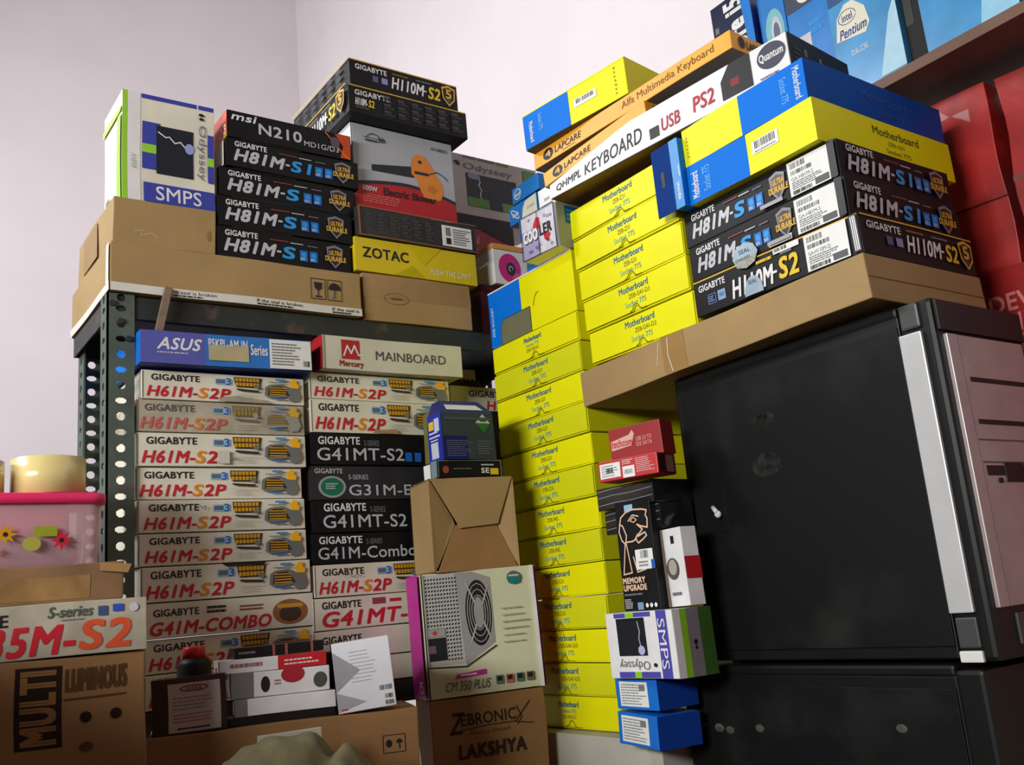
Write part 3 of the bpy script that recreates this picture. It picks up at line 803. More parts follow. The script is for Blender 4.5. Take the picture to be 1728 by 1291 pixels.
# the blue cornered box with a window on top
def d_tb(b):
    b.rect('front', 0, 0, .40, 1, BLU)
    b.rect('front', .05, .0, .10, 1, BLU)
    b.poly('front', [(.13, .0), (.13, .30), (.17, .42), (.50, .42), (.50, .0)], mat('grey_window_film', (112, 112, 88), .35))
    b.stroke('front', [(.13, .0), (.13, .30), (.17, .42), (.50, .42), (.50, .0)], .0012, DARKTXT)
    b.stroke('front', [(.54, .40), (.56, .52), (.58, .58), (.61, .60)], .0012, col((90, 90, 20)))
    b.text('front', 'ZEB SOCKET', .03, .18, .055, .72, LT, .01, rot=90)
    b.rect('front', 0, .975, 1, 1, mat('white_gloss', (226, 226, 226), .35))
o = box('motherboard_box', 'yellow motherboard box with blue corner and grey window on top of the left yellow stack', 'box', 1.045, 1.4925, 1.9362, -90, (.265, .22, .1125), YEL, d_tb)

# second yellow column, standing on the long tray carton
ms2 = ['ZEB-G41-D3', 'ZEB-G41-D3', 'ZEB-G31', 'ZEB-Z31', 'ZEB-Z31']
o2 = ['lowest, resting on the long brown carton', 'second from the bottom', 'middle one', 'second from the top', 'topmost, shaded by the keyboard cartons']
for i in range(5):
    z = 1.8315+.0573*i
    yellow_box('yellow motherboard box in the short right yellow stack, ' + o2[i], 1.050+(.002, 0, .001, 0, .001)[i], 1.208+(.0, .004, .009, .014, .022)[i], z, (.245, .248, .250, .252, .258)[i], .22, .0555, ms2[i],
               YEL if i != 3 else YEL, 0, 'yellow boxes of the short right stack', -90+(.2, -.1, .1, -.2, .2)[i])

def d_tray(b):
    b.rect('front', .355, .0, .44, 1.0, TAPE)
    b.stroke('front', [(.385, .05), (.375, .5), (.38, .95)], .0012, LT); b.stroke('front', [(.33, .35), (.345, .9)], .001, LT)
    b.rect('right', .0, .48, 1, .50, col((120, 84, 48)))
tr = carton('carton', 'long shallow brown carton laid on the black computer tower carrying the boxes', 1.035, 1.2245, 1.7615, -90, (.566, .27, .0600), KRAFT, d_tray, tilt=1.6, warp=.0006)

# black boxes on the tray
def d_r81(b, model='S', sku='GA-H81M-S', strip=True):
    p_h81(b, 'front', model, .73, .01)
    p_h81(b, 'right', 'S1', .98, .0)
    b.rect('front', .53, .06, .67, .16, col((160, 160, 162), .4)) if strip else None
    b.rect('front', .955, .02, .995, .98, col((60, 60, 60)))
def labelled(o, h_, sku, seed, u=.200, wl=.067):
    l = BX(wl, .0008, h_, None, 0, 1); p_label(l, 'front', 0, 0, 1, 1, seed, sku)
    lo = l.build('barcode_label', o); lo.location = (u, -.0012, .002); return lo
o = box('motherboard_box', 'black motherboard box with white label, upper of the pair on the right pile', 'box', 1.053, .9625, 1.9530, -90, (.280, .262, .0540), BLACK, lambda b: d_r81(b), 'black boxes of the right pile')
labelled(o, .049, 'GA-H81M-S', 3)
o = box('motherboard_box', 'black motherboard box with white label and silver seal at its lower edge', 'box', 1.052, .9610, 1.8975, -90, (.282, .262, .0545), BLACK, lambda b: d_r81(b), 'black boxes of the right pile')
labelled(o, .049, 'GA-H81M-S', 7, .201)
l = BX(.040, .0008, .008, LBL, 0, 1, 0); l.bars('front', .05, .3, .55, .9, DARKTXT, 3, 12); l.dashes('front', .65, .3, .95, .9, 1, DARKTXT); lo = l.build('price_sticker', o); lo.location = (.150, -.0016, .002)
s_ = BX(.047, .0008, .044, None, 0, 1)
s_.ell('front', .5, .5, .5, .42, mat('silver_seal', (150, 168, 182), .45, metal=.2, var=.15), 8); s_.text('front', 'SEAL', .28, .58, .72, .72, DARKTXT, .01)
s_.poly('front', [(.05, .38), (.95, .45), (.85, .18), (.5, .06), (.15, .16)], mat('silver_seal_peel', (150, 152, 140), .4, metal=.2, var=.3, scale=200)); s_.text('front', 'CHANNEL', .12, .36, .72, .46, DARKTXT, 0)
so = s_.build('seal_sticker', o); so.location = (.084, -.0030, -.016)
def d_r110(b):
    b.rect('front', 0.004, .955, .996, .995, GOLD)
    b.text('front', 'GIGABYTE', .035, .66, .21, .84, LT, .028)
    b.stroke('front', [(.09, .24), (.14, .24), (.14, .50), (.09, .50)], .0008, col((120, 150, 210)), True); b.rect('front', .155, .24, .205, .52, col((130, 160, 200)))
    b.dashes('front', .095, .28, .135, .46, 3, col((120, 150, 210)), 2); b.rect('front', .165, .34, .195, .44, col((90, 120, 160)))
    b.text('front', 'H110M', .25, .12, .50, .62, LT, .03, .15); b.text('front', '-', .51, .36, .535, .42, LT, .05)
    b.text('front', 'S2', .545, .16, .655, .68, GOLD2, .035, .15)
    b.dashes('front', .42, .74, .55, .84, 1, GOLD2, 3, .8); b.dashes('front', .57, .74, .66, .82, 1, GREYT, 4, .8)
    b.rect('front', .955, .06, .995, .98, col((50, 50, 50)))
    b.bars('front', .962, .1, .99, .95, LT, 5, 3)
    p_h110(b, 'right', True)
o = box('motherboard_box', 'black motherboard box with gold edge line and white label, on the long brown carton', 'box', 1.0515, .9600, 1.8420, -90, (.291, .262, .0545), BLACK, d_r110, 'black boxes of the right pile')
labelled(o, .050, 'GA-H110M-S2', 9, .206)
s_ = BX(.034, .0008, .03, None, 0, 1); s_.ell('front', .5, .0, .5, .9, mat('silver_seal', (150, 168, 182), .45, metal=.2, var=.15), 16, 0, PI); s_.text('front', 'SEAL', .25, .52, .72, .72, DARKTXT, .01)
so = s_.build('seal_sticker', o); so.location = (.096, -.0018, .002)
l = BX(.044, .0008, .008, LBL, 0, 1, 0); l.bars('front', .05, .3, .55, .9, DARKTXT, 3, 12); lo = l.build('price_sticker', o); lo.location = (.154, -.0018, .045)

# the two blue and yellow checker boxes
def d_ck(b, top=True):
    L_, R_ = (YEL, BLU) if top else (BLU, YEL)
    b.rect('front', 0, 0, .5, 1, L_); b.rect('front', .5, 0, 1, 1, R_); b.rect('right', 0, 0, 1, 1, NAVY_B if top else YEL)
    if top:
        b.text('front', 'Socket 775', .82, .18, .87, .80, col((110, 180, 235)), 0, rot=-90); b.text('front', 'Motherboard', .92, .12, .97, .88, LT, .01, rot=-90)
        b.text('right', 'Motherboard', .38, .52, .72, .74, col((50, 90, 170)), .02); b.text('right', 'Socket 775', .48, .22, .68, .36, col((60, 100, 170)))
        b.dashes('front', .03, .2, .045, .8, 6, col((180, 170, 20)), 2)
    else:
        b.text('front', 'Motherboard', .03, .12, .09, .78, LT, .01, rot=90); b.text('front', 'Socket 775', .13, .18, .19, .80, col((110, 180, 235)), 0, rot=90)
        b.text('right', 'Motherboard', .40, .62, .74, .82, col((90, 100, 40)), .02); b.text('right', 'ZEB-G31', .50, .42, .62, .52, col((130, 110, 20))); b.text('right', 'Socket 775', .48, .22, .66, .34, col((130, 110, 20)))
        b.rect('front', .54, .42, .74, .74, LBL); b.bars('front', .56, .54, .72, .72, DARKTXT, 6, 16); b.dashes('front', .56, .44, .72, .50, 1, GREYT, 2)
NAVY_B = mat('deep_blue_card', (0, 72, 160), .5, var=.05, spec=.15)
box('motherboard_box', 'blue and yellow motherboard box, upper of the checkered pair', 'box', 1.040, .932, 2.0710, -90, (.230, .325, .0610), BLU, lambda b: d_ck(b, True))
box('motherboard_box', 'yellow and blue motherboard box with barcode, lower of the checkered pair', 'box', 1.039, .931, 2.0085, -90, (.233, .325, .0620), YEL, lambda b: d_ck(b, False))
def d_vb(b):
    b.rect('front', 0, 0, 1, 1, col((20, 130, 205), .35))
    b.stroke('front', [(.80, .60), (.82, .45)], .0015, LT)
    b.text('front', 'inside', .40, .12, .80, .36, LT, .02, rot=-90)
vb = box('processor_box', 'narrow upright blue processor box with a hang hole between the yellow stack and checkered pair', 'box', 1.028, .9505, 2.0085, -90, (.018, .09, .112), BLU, d_vb, warp=0)

hb = BX(.040, .0014, .112, mat('shaded_blue_tab', (12, 52, 122), .7, spec=.1), 0, 1, .0004)  # left part of the blue face, keyboards' shadow put into its darker colour
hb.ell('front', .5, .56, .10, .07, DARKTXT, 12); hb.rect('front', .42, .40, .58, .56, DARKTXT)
ho = hb.build('shaded_face_tab', vb); ho.location = (-.040, .0, .0)

# ---- keyboards
ORC = mat('orange_card', (240, 168, 48), .45, var=.04); WG = mat('white_gloss', (226, 226, 226), .35)
def d_kw(b):
    b.text('front', 'QHMPL', .03, .22, .155, .66, DARKTXT, .02, .1); b.text('front', 'KEYBOARD', .175, .22, .44, .66, DARKTXT, .01, .1)
    b.rect('front', .475, .14, .515, .44, DARKTXT); b.text('front', 'USB', .525, .20, .60, .56, col((170, 50, 70)), .02, .1); b.text('front', 'PS2', .655, .24, .735, .64, col((180, 50, 60)), .02, .1)
    b.poly('front', [(.765, .12), (.875, .12), (.875, .98), (.80, .98), (.765, .62)], col((44, 44, 46))); b.rect('front', .80, .36, .83, .56, col((130, 40, 40)))
    b.ell('front', .945, .62, .048, .32, col((70, 74, 88))); b.text('front', 'Quantum', .905, .50, .985, .74, LT, .02); b.dashes('front', .90, .10, .985, .18, 1, GREYT, 3)
    b.rect('right', 0, 0, 1, 1, BLACK); b.rect('right', .25, .55, .29, .75, GREYT); b.rect('right', .27, .25, .31, .45, GREYT); b.rect('right', .48, .5, .52, .7, GREYT); b.rect('right', .50, .2, .54, .4, GREYT)
    b.dashes('right', .06, .3, .2, .7, 3, col((60, 60, 62)), 4); b.dashes('right', .6, .25, .9, .4, 1, col((70, 70, 72)), 4)
    b.rect('bottom', 0, 0, 1, 1, mat('brown_keyboard_base', (122, 84, 48), .5, var=.15)); b.rect('right', 0, 0, 1, .10, LT)
kw = box('keyboard_box', 'long white keyboard box with black end lying across the yellow stack', 'box', 1.008, 1.222, 2.1345, -84.3, (.492, .16, .0595), WG, d_kw)
for v in kw.data.vertices:                       # its left end is pressed flat
    f_ = min(1.0, .42+.58*max(0.0, v.co.x)/.19); v.co.z *= f_
def d_ko(b, text=True, k=1.0):
    b.ell('front', .085*k, .50, .030*k, .36, DARKTXT, 18); b.text('front', '4', .070*k, .30, .10*k, .72, ORC, .02)
    b.text('front', 'LAPCARE', .125*k, .30, .275*k, .68, DARKTXT, .02, .15)
    if text: b.text('front', 'Alfa Multimedia Keyboard', .50, .22, .93, .78, col((120, 84, 30)), 0)
    b.dashes('front', .17, .14, .27, .22, 1, col((150, 110, 40)), 3)
    b.ell('right', .16, .5, .05, .34, DARKTXT); b.text('right', 'LAPCARE', .24, .24, .6, .68, DARKTXT, .03)
    b.rect('bottom', 0, 0, 1, 1, mat('grey_underside', (120, 112, 106), .5))
box('keyboard_box', 'orange keyboard box, lower of the two orange ones', 'box', 1.031, 1.262, 2.1780, -87, (.26, .15, .0270), ORC, lambda b: d_ko(b, False, 1.75), tilt=4.4)
box('keyboard_box', 'orange keyboard box, upper of the two orange ones, with thin brown script', 'box', 1.0348, 1.2925, 2.2260, -86.7, (.463, .15, .030), ORC, lambda b: d_ko(b, True))
def d_tyb(b):
    b.rect('front', 0, 0, .47, 1, BLU); b.rect('front', .0, .965, 1, 1, YEL)
    b.text('front', 'Motherboard', .06, .14, .10, .72, LT, .01, rot=-90); b.text('front', 'Socket 775', .16, .35, .20, .82, col((110, 180, 235)), 0, rot=-90)
    b.rect('front', .52, .40, .73, .62, LBL); b.bars('front', .54, .48, .71, .60, DARKTXT, 6, 14)
    b.dashes('front', .90, .1, .915, .9, 7, col((150, 140, 20)), 3); b.rect('right', 0, 0, 1, 1, YEL)
    b.rect('bottom', 0, 0, 1, 1, mat('fluted_board', (110, 96, 60), .8, var=.3, scale=120))
box('motherboard_box', 'blue and yellow motherboard box lying on top of the orange keyboard boxes', 'box', 1.0139, 1.286, 2.2570, -81.2, (.243, .10, .069), YEL, d_tyb, tilt=.6)

# ---- cooler box and blue processor boxes on the left yellow stack
def d_cool(b):
    pu = col((158, 152, 190))
    b.rect('front', 0, 0, 1, 1, mat('drop_print', (206, 202, 214), .4, var=.12, scale=60)); b.rect('front', .0, .0, .5, .66, pu)
    b.poly('front', [(.34, .62), (.36, .74), (.45, .88), (.54, .84), (.56, .66), (.48, .58)], col((196, 36, 46))); b.poly('front', [(.62, .42), (.64, .30), (.72, .22), (.82, .34), (.80, .40)], col((196, 36, 46)))
    b.text('front', 'COO', .075, .36, .47, .60, DARKTXT, .06); b.text('front', 'COO', .06, .39, .455, .63, LT, .06); b.text('front', 'LER', .53, .42, .86, .64, DARKTXT, .06)
    rnd = random.Random(4)
    for k in range(16):
        u, v = rnd.uniform(.06, .94), rnd.uniform(.06, .94)
        if .3 < v < .7 and u < .8: continue
        b.stroke('front', [(u+.03*math.cos(t), v+.03*math.sin(t)) for t in (0, 1.2, 2.4, 3.6, 4.8)], .0008, DARKTXT, True)
    for a in ((0, 0, 1, .015), (0, .985, 1, 1), (0, 0, .02, 1), (.97, 0, 1, 1), (.49, 0, .505, 1)): b.rect('front', *a, DARKTXT)
    b.rect('right', 0, 0, 1, 1, mat('clear_pack_grey', (140, 146, 136), .25)); b.rect('right', .25, .55, 1, .95, col((30, 90, 130)))
    b.ell('right', .75, .32, .22, .20, col((30, 30, 28))); b.dashes('right', .3, .6, .95, .9, 3, CYAN, 3)
box('cooler_box', 'small patterned cooler box with red drops, standing on the left yellow stack', 'box', 1.010, 1.318, 2.0495, -86, (.094, .075, .083), WG, d_cool)
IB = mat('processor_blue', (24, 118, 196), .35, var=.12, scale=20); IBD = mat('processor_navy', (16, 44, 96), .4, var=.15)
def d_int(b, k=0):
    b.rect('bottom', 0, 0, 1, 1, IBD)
    b.stroke('front', [(.22+.13*math.cos(t*.5+k), .5+.30*math.sin(t*.5)) for t in range(12)], .0018, LT)
    b.text('front', 'inside', .12, .36, .34, .62, LT, .02, .2)
    if k == 1:
        b.poly('front', [(.45, .0), (.50, .55), (.60, .88), (.99, .96), (.99, .0)], mat('cream_badge', (214, 212, 192), .5)); b.text('front', 'intel', .65, .35, .9, .6, GREYT, 0, .2)
for k, (y_, z_, h_, w_) in enumerate(((1.455, 2.0495, .0525, .09), (1.450, 2.1020, .0525, .09), (1.452, 2.1545, .043, .088), (1.482, 2.1975, .040, .095), (1.466, 2.2375, .036, .091))):
    lab = ['lowest, beside the cooler box', 'second from the bottom', 'middle one', 'with a cream badge', 'topmost, level with the orange keyboard boxes'][k]
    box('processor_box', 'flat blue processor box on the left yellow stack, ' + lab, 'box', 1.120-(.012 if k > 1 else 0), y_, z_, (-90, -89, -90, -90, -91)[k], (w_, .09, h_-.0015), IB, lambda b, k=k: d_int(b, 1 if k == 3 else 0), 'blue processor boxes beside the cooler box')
def d_wb(b): b.dashes('front', .3, .5, .7, .62, 2, GREYT, 3); b.dashes('front', .1, .3, .95, .42, 1, GREYT, 3)
box('box', 'small plain white box tucked under the white keyboard box', 'box', 1.044, 1.302, 2.1340, -90, (.055, .03, .054), WG, d_wb)
box('box', 'small dark box behind the cooler box holding up the white one', 'box', 1.090, 1.318, 2.0495, -90, (.08, .028, .086), BLACK2, None)

# ================================================================ BLACK COMPUTER TOWERS (right)
CASE = mat('black_steel_case', (7, 8, 9), .6, var=.25, scale=3, kind='dust', spec=.2)
CASE2 = mat('black_plastic', (14, 15, 15), .45, var=.15, spec=.25)
SIL = mat('silver_painted_plastic', (196, 198, 198), .35, var=.06, scale=20, metal=.25)
PINKM = mat('brushed_silver_face', (176, 166, 164), .38, var=.08, scale=30, metal=.35)
def tower(label, x, yl, z, w_, d_, h_, silver=True):
    t = bpy.data.objects.new('computer_tower', None); COL.objects.link(t); tag(t, label, 'computer', None); put(t, x, yl, z, -90)
    bm = bmesh.new(); bm_box(bm, 0, 0, .004, w_, d_, h_-.012, .002)
    mesh_obj('case_body', bm, CASE2, t)
    bm = bmesh.new(); bm_box(bm, .012, -.0025, .018, w_-.002, .001, h_-.026, .0012)
    sp_ = mesh_obj('side_panel', bm, CASE, t)
    bm = bmesh.new(); bm_box(bm, 0, -.001, h_-.014, w_, d_, h_, .004)
    mesh_obj('top_cover', bm, CASE2, t)
    for fx in (.03, w_-.06):
        for fy in (.015, d_-.045):
            bm = bmesh.new(); bm_box(bm, fx, fy, 0, fx+.03, fy+.03, .0045, .001); mesh_obj('foot', bm, CASE2, t)
    return t, sp_
T1w, T1h = .392, .432
# side latch handle pieces belong to the panel
t1, sp1 = tower('black computer tower with silver front edge, under the long brown carton', 1.070, 1.044, 1.340, T1w, .205, T1h-.006)
# latch recess and white key tab
bm = bmesh.new(); bm_box(bm, .045, -.0035, .185, .075, -.0022, .255, .0005); mesh_obj('latch_recess', bm, CASE2, sp1)
bm = bmesh.new(); tube(bm, (.050, -.004, .222), (.062, -.010, .213), .0035, seg=10); tube(bm, (.062, -.006, .208), (.062, -.010, .212), .005, seg=10)
mesh_obj('latch_tab', bm, mat('white_plastic', (214, 214, 210), .4), sp1)
for (u, v, rx, rz) in ((.165, .330, .020, .010), (.158, .268, .026, .017), (.178, .262, .006, .004)):
    bm = bmesh.new(); bmesh.ops.create_icosphere(bm, subdivisions=3, radius=1, matrix=Matrix.Translation((u, -.0026, v)) @ Matrix.Diagonal((rx, .0003, rz, 1)))
    mesh_obj('dust_smudge', bm, mat('dust_smudge_grey', (44, 45, 42), .9, var=.6, scale=60, spec=.1), sp1)
# front bezel, silver strip, drive bays
bz = BX(.046, .205, T1h-.006, CASE2, 0, 1, .006)
bzo = bz.build('front_bezel', t1); bzo.location = (T1w, 0, .0)
bm = bmesh.new(); bm_box(bm, 0, -.006, .055, .030, .0, T1h-.045, .0015)
s1 = mesh_obj('silver_strip', bm, SIL, bzo)
bm = bmesh.new(); bm_box(bm, 0.004, -.004, T1h-.04, .030, .002, T1h-.008, .003); mesh_obj('corner_cap', bm, mat('dark_grey_plastic', (62, 64, 64), .4), bzo)
bm = bmesh.new(); bm_box(bm, 0.004, -.004, .016, .030, .002, .05, .002); mesh_obj('lower_corner_cap', bm, mat('dark_grey_plastic', (62, 64, 64), .4), bzo)
bm = bmesh.new(); bm_box(bm, 0.002, -.004, .0, .030, .002, .013, .002); mesh_obj('white_foot_strip', bm, mat('white_plastic', (214, 214, 210), .4), bzo)
fx = .046
def fpart(name, y0, z0, y1, z1, t_, m_, parent=bzo, bev=.001):
    bm = bmesh.new(); bm_box(bm, fx-.001, y0, z0, fx+t_, y1, z1, bev); return mesh_obj(name, bm, m_, parent)
fpart('silver_side_rail', .014, .058, .036, T1h-.052, .005, PINKM)
fp = fpart('silver_face', .038, .058, .190, T1h-.052, .004, PINKM)
zt = T1h-.052
for k, (a, c) in enumerate(((.052, .006), (.104, .006), (.128, .002), (.155, .002))):
    bm = bmesh.new(); bm_box(bm, fx+.0035, .048 if c > .003 else .040, zt-a-c, fx+.0046, .175, zt-a, .0003); mesh_obj('bay_groove', bm, CASE2 if c > .003 else mat('groove_grey', (90, 84, 84), .5), fp)
bm = bmesh.new(); bm_box(bm, fx+.0035, .045, zt-.172, fx+.0046, .18, zt-.160, .0003); mesh_obj('floppy_slot', bm, CASE2, fp)
bm = bmesh.new(); bm_box(bm, fx+.0035, .085, zt-.180, fx+.0052, .13, zt-.156, .001); mesh_obj('floppy_notch', bm, CASE2, fp)
bm = bmesh.new(); tube(bm, (fx+.003, .07, zt-.178), (fx+.007, .07, zt-.178), .003, seg=12); mesh_obj('eject_button', bm, CASE2, fp)
bm = bmesh.new(); bm_box(bm, fx+.0035, .105, zt-.315, fx+.0048, .122, zt-.225, .001); mesh_obj('light_slot', bm, mat('dark_grey_plastic', (62, 64, 64), .4), fp)
fpart('lower_panel', .05, .015, .19, .05, .003, mat('dark_grey_plastic', (62, 64, 64), .4))
fpart('badge_plate', .07, .020, .16, .044, .005, PINKM)
fpart('top_face', .004, T1h-.048, .20, T1h-.010, .004, CASE2)

t2, sp2 = tower('plain black computer tower, lower one beneath the tower with silver edge', 1.060, 1.095, .901, .44, .24, .4375)
bm = bmesh.new(); bm_box(bm, .44, -.003, .0, .475, .24, .432, .005); b2 = mesh_obj('front_bezel', bm, CASE2, t2)
bm = bmesh.new()
for (u, v, r_) in ((.035, .355, .006), (.065, .352, .008), (.085, .350, .007), (.14, .355, .007), (.36, .365, .007)):
    bm = bmesh.new(); bmesh.ops.create_icosphere(bm, subdivisions=2, radius=r_, matrix=Matrix.Translation((u, -.0023, v)) @ Matrix.Diagonal((1.2, .08, .8, 1)))
    mesh_obj('scuff_mark', bm, mat('pale_scuff', (84, 82, 74), .6, var=.4, scale=80), sp2)

# desk under the right pile and bench under the left things
WOOD = mat('dark_wood_top', (92, 66, 48), .5, var=.2, scale=12)
def table(name, label, x0, y0, x1, y1, zt):
    t = bpy.data.objects.new(name, None); COL.objects.link(t); t.location = ((x0+x1)/2, (y0+y1)/2, 0); tag(t, label, 'table')
    hx, hy = (x1-x0)/2, (y1-y0)/2
    bm = bmesh.new(); bm_box(bm, -hx, -hy, zt-.03, hx, hy, zt, .002); mesh_obj('table_top', bm, WOOD, t)
    for sx in (-1, 1):
        for sy in (-1, 1):
            bm = bmesh.new(); cx, cy = sx*(hx-.04), sy*(hy-.04)
            bm_box(bm, cx-.02, cy-.02, 0, cx+.02, cy+.02, zt-.03, .002); mesh_obj('leg', bm, WOOD, t)
    return t
ZT = .90+DZ
table('work_table', 'dark wooden table carrying the towers and the yellow stacks', .935, .30, 1.555, 1.500, ZT)
table('side_table', 'dark wooden table carrying the brown cartons in front of the rack', -.20, .95, .925, 1.495, ZT)

# white block carton under the yellow stack
def d_wblk(b): b.stroke('front', [(.1, .9), (.3, .7), (.5, .75), (.8, .5)], .0008, GREYT)
box('white_carton', 'plain off white carton under the tall yellow stack', 'carton', 1.015, 1.494, .9005, -90, (.385, .26, .335), mat('off_white_board', (188, 186, 172), .7, var=.08, scale=12), d_wblk)

# ================================================================ SMALL THINGS BETWEEN YELLOW STACK AND TOWER
def d_bs(b):
    b.rect('front', .10, .10, .78, .90, LBL); b.dashes('front', .14, .15, .74, .85, 8, GREYT, nseed(), .4); b.rect('front', .58, .62, .72, .82, GREYT)
    b.rect('right', 0, 0, 1, 1, col((20, 60, 150), .4))
BL2 = mat('bright_blue_card', (20, 110, 206), .4, var=.05)
box('blue_box', 'small blue box with white label, lower of two by the yellow stack', 'box', .972, 1.150, 1.2480-.0105, -97, (.096, .075, .0455), BL2, d_bs, tilt=-2)
box('blue_box', 'small blue box with white label, upper of two under the lightning box', 'box', .972, 1.146, 1.2935-.007, -92, (.092, .075, .0430), BL2, d_bs)
def d_sm2(b):
    pu = col((78, 74, 168)); gn = col((140, 200, 40)); blk = col((34, 36, 42), .3)
    b.rect('front', .78, 0, .92, 1, pu); b.rect('front', .14, .92, .70, .99, pu); b.rect('front', .32, .92, .45, .99, gn); b.rect('front', .14, .01, .75, .10, pu); b.rect('front', .38, .01, .48, .10, gn)
    b.rect('front', .17, .34, .60, .91, blk); b.ell('front', .52, .42, .05, .07, col((170, 176, 220))); b.stroke('front', [(.50, .85), (.52, .7), (.50, .6), (.52, .42)], .0015, SILV)
    b.text('front', 'Odyssey', .16, .13, .62, .30, GREYT, 0, rot=180); b.ell('front', .70, .20, .025, .03, DARKTXT); b.text('front', 'SMPS', .80, .14, .90, .88, LT, .0, rot=-90)
    b.rect('right', 0, 0, .18, 1, mat('white_gloss', (226, 226, 226), .35)); b.rect('right', .18, 0, .34, 1, gn); b.rect('right', .34, 0, .66, 1, col((130, 122, 128))); b.rect('right', .66, 0, 1, 1, col((60, 96, 40)))
    b.ell('right', .50, .50, .05, .04, DARKTXT); b.ell('right', .50, .42, .03, .03, DARKTXT)
box('power_supply_box', 'small white and purple power supply box lying on its side above the blue boxes', 'box', .955, 1.134, 1.3315, -90, (.142, .075, .092), WG, d_sm2)
def d_mem(b):
    cp = col((222, 186, 160))
    b.rect('front', .28, .90, .52, .96, col((150, 190, 220)))
    head = [(.12, .80), (.16, .85), (.30, .89), (.50, .91), (.78, .90), (.90, .885), (.86, .84), (.90, .81), (.88, .73), (.70, .75), (.60, .77), (.74, .72), (.66, .69), (.60, .66), (.80, .69), (.84, .66), (.74, .63), (.60, .60), (.52, .64), (.60, .68)]
    b.stroke('front', head, .0022, cp)
    b.stroke('front', [(.36, .81), (.50, .86), (.66, .84)], .0018, cp); b.stroke('front', [(.42, .81), (.52, .84), (.60, .81), (.52, .79)], .0015, cp, True)
    b.stroke('front', [(.12, .80), (.08, .72), (.14, .64), (.24, .60), (.28, .68), (.20, .77), (.12, .79)], .0022, cp); b.stroke('front', [(.28, .62), (.44, .62), (.56, .64)], .0022, cp)
    b.stroke('front', [(.22, .60), (.10, .33), (.34, .34), (.26, .60)], .0020, cp); b.stroke('front', [(.42, .48), (.50, .34), (.74, .36)], .0020, cp)
    b.rect('front', .48, .36, .96, .54, LBL); b.bars('front', .62, .46, .84, .53, DARKTXT, 4, 12); b.dashes('front', .56, .38, .90, .44, 2, GREYT, 3); b.rect('front', .90, .36, 1.0, .44, col((40, 90, 180)))
    b.text('front', 'MEMORY', .06, .245, .68, .295, cp, .06); b.text('front', 'UPGRADE', .06, .18, .70, .23, cp, .06)
    b.dashes('front', .06, .13, .75, .16, 1, GREYT, 3); b.dashes('front', .05, .02, .28, .11, 6, SILV, 5); b.rect('front', .40, .005, .56, .07, col((120, 150, 180)))
    for k in range(3): b.ell('front', .66+k*.12, .04, .04, .02, LT, 12)
box('memory_box', 'tall black memory upgrade box with a glowing line drawn face', 'box', .972, 1.105, 1.4245, -83, (.068, .018, .160), BLACK, d_mem)
def d_mb(b):
    b.rect('front', 0, 0, .42, 1, col((120, 104, 92))); b.ell('front', .20, .47, .13, .14, col((170, 46, 50)))
    b.ell('front', .62, .48, .20, .14, col((96, 84, 78), .3)); b.ell('front', .62, .50, .13, .10, col((170, 166, 160), .3)); b.rect('front', .66, .80, .76, .90, DARKTXT); b.dashes('front', .5, .12, .9, .2, 1, GREYT, 3)
    b.ell('front', .22, .14, .10, .05, DARKTXT)
    b.rect('right', 0, .34, 1, .62, col((180, 34, 40)))
box('mouse_box', 'upright white and red mouse box leaning by the black tower', 'box', 1.000, 1.062, 1.4245, -97, (.072, .028, .110), WG, d_mb, tilt=1.5)
FILM = mat('shrink_film_black', (30, 31, 33), .12, var=.4, scale=40, spec=.9)
def d_film(b):
    for k, v in enumerate((.28, .62, .9)): b.stroke('front', [(.02, v-.06), (.3, v), (.6, v-.02), (.98, v+.05)], .0009, col((150, 150, 150), .2))
box('card_box', 'film wrapped black box, lowest behind the memory box', 'box', 1.010, 1.150, 1.4245, -90, (.115, .05, .115), FILM, d_film, warp=.001)
box('card_box', 'film wrapped flat black box, on the lowest film wrapped box', 'box', .990, 1.150, 1.5400, -88, (.120, .07, .036), FILM, d_film, warp=.0015)
box('card_box', 'film wrapped flat black box, directly under the red boxes', 'box', .975, 1.146, 1.5765, -86, (.118, .085, .034), FILM, d_film, warp=.0015)
def d_gm(b): b.rect('front', .34, .80, .60, .95, col((170, 30, 40)))
box('card_pack', 'grey white pack with red tab just behind the memory box', 'box', .995, 1.116, 1.4245, -86, (.060, .012, .172), WG, d_gm)
def d_t2(b):
    b.rect('front', .03, .14, .38, .86, LBL); b.dashes('front', .06, .2, .35, .8, 5, GREYT, 3, .4); b.bars('front', .14, .38, .26, .62, DARKTXT, 5, 12)
    b.rect('front', .42, .04, .62, .58, LBL); b.bars('front', .45, .20, .59, .42, DARKTXT, 7, 12); b.dashes('front', .42, .66, .62, .92, 3, LT, 4, .4); b.dashes('front', .65, .2, .97, .92, 8, LT, 6, .3)
    b.rect('right', .04, .05, .95, .95, col((70, 20, 24))); b.rect('right', .42, .1, .85, .9, col((170, 130, 128), .2))
REDC = mat('red_card', (190, 40, 40), .4, var=.05)
box('adapter_box', 'flat red adapter box with white labels and end window', 'box', .930, 1.083, 1.6115, -74, (.100, .05, .030), REDC, d_t2, tilt=.5)
def d_t1(b):
    b.poly('front', [(.03, .34), (.03, .62), (.40, .74), (.46, .86), (.50, .74), (.42, .40)], col((214, 170, 160))); b.text('front', 'techcom', .04, .42, .44, .64, col((190, 60, 60)), .03)
    b.text('front', 'USB 2.0 TO', .52, .50, .82, .62, col((226, 160, 150)), .01); b.text('front', 'IDE SATA', .52, .34, .82, .46, col((226, 160, 150)), .01)
box('adapter_box', 'darker red adapter box standing on the flat red one', 'box', .962, 1.088, 1.6425, -76, (.092, .035, .050), mat('dull_red_card', (150, 32, 34), .5, var=.06), d_t1, tilt=1)

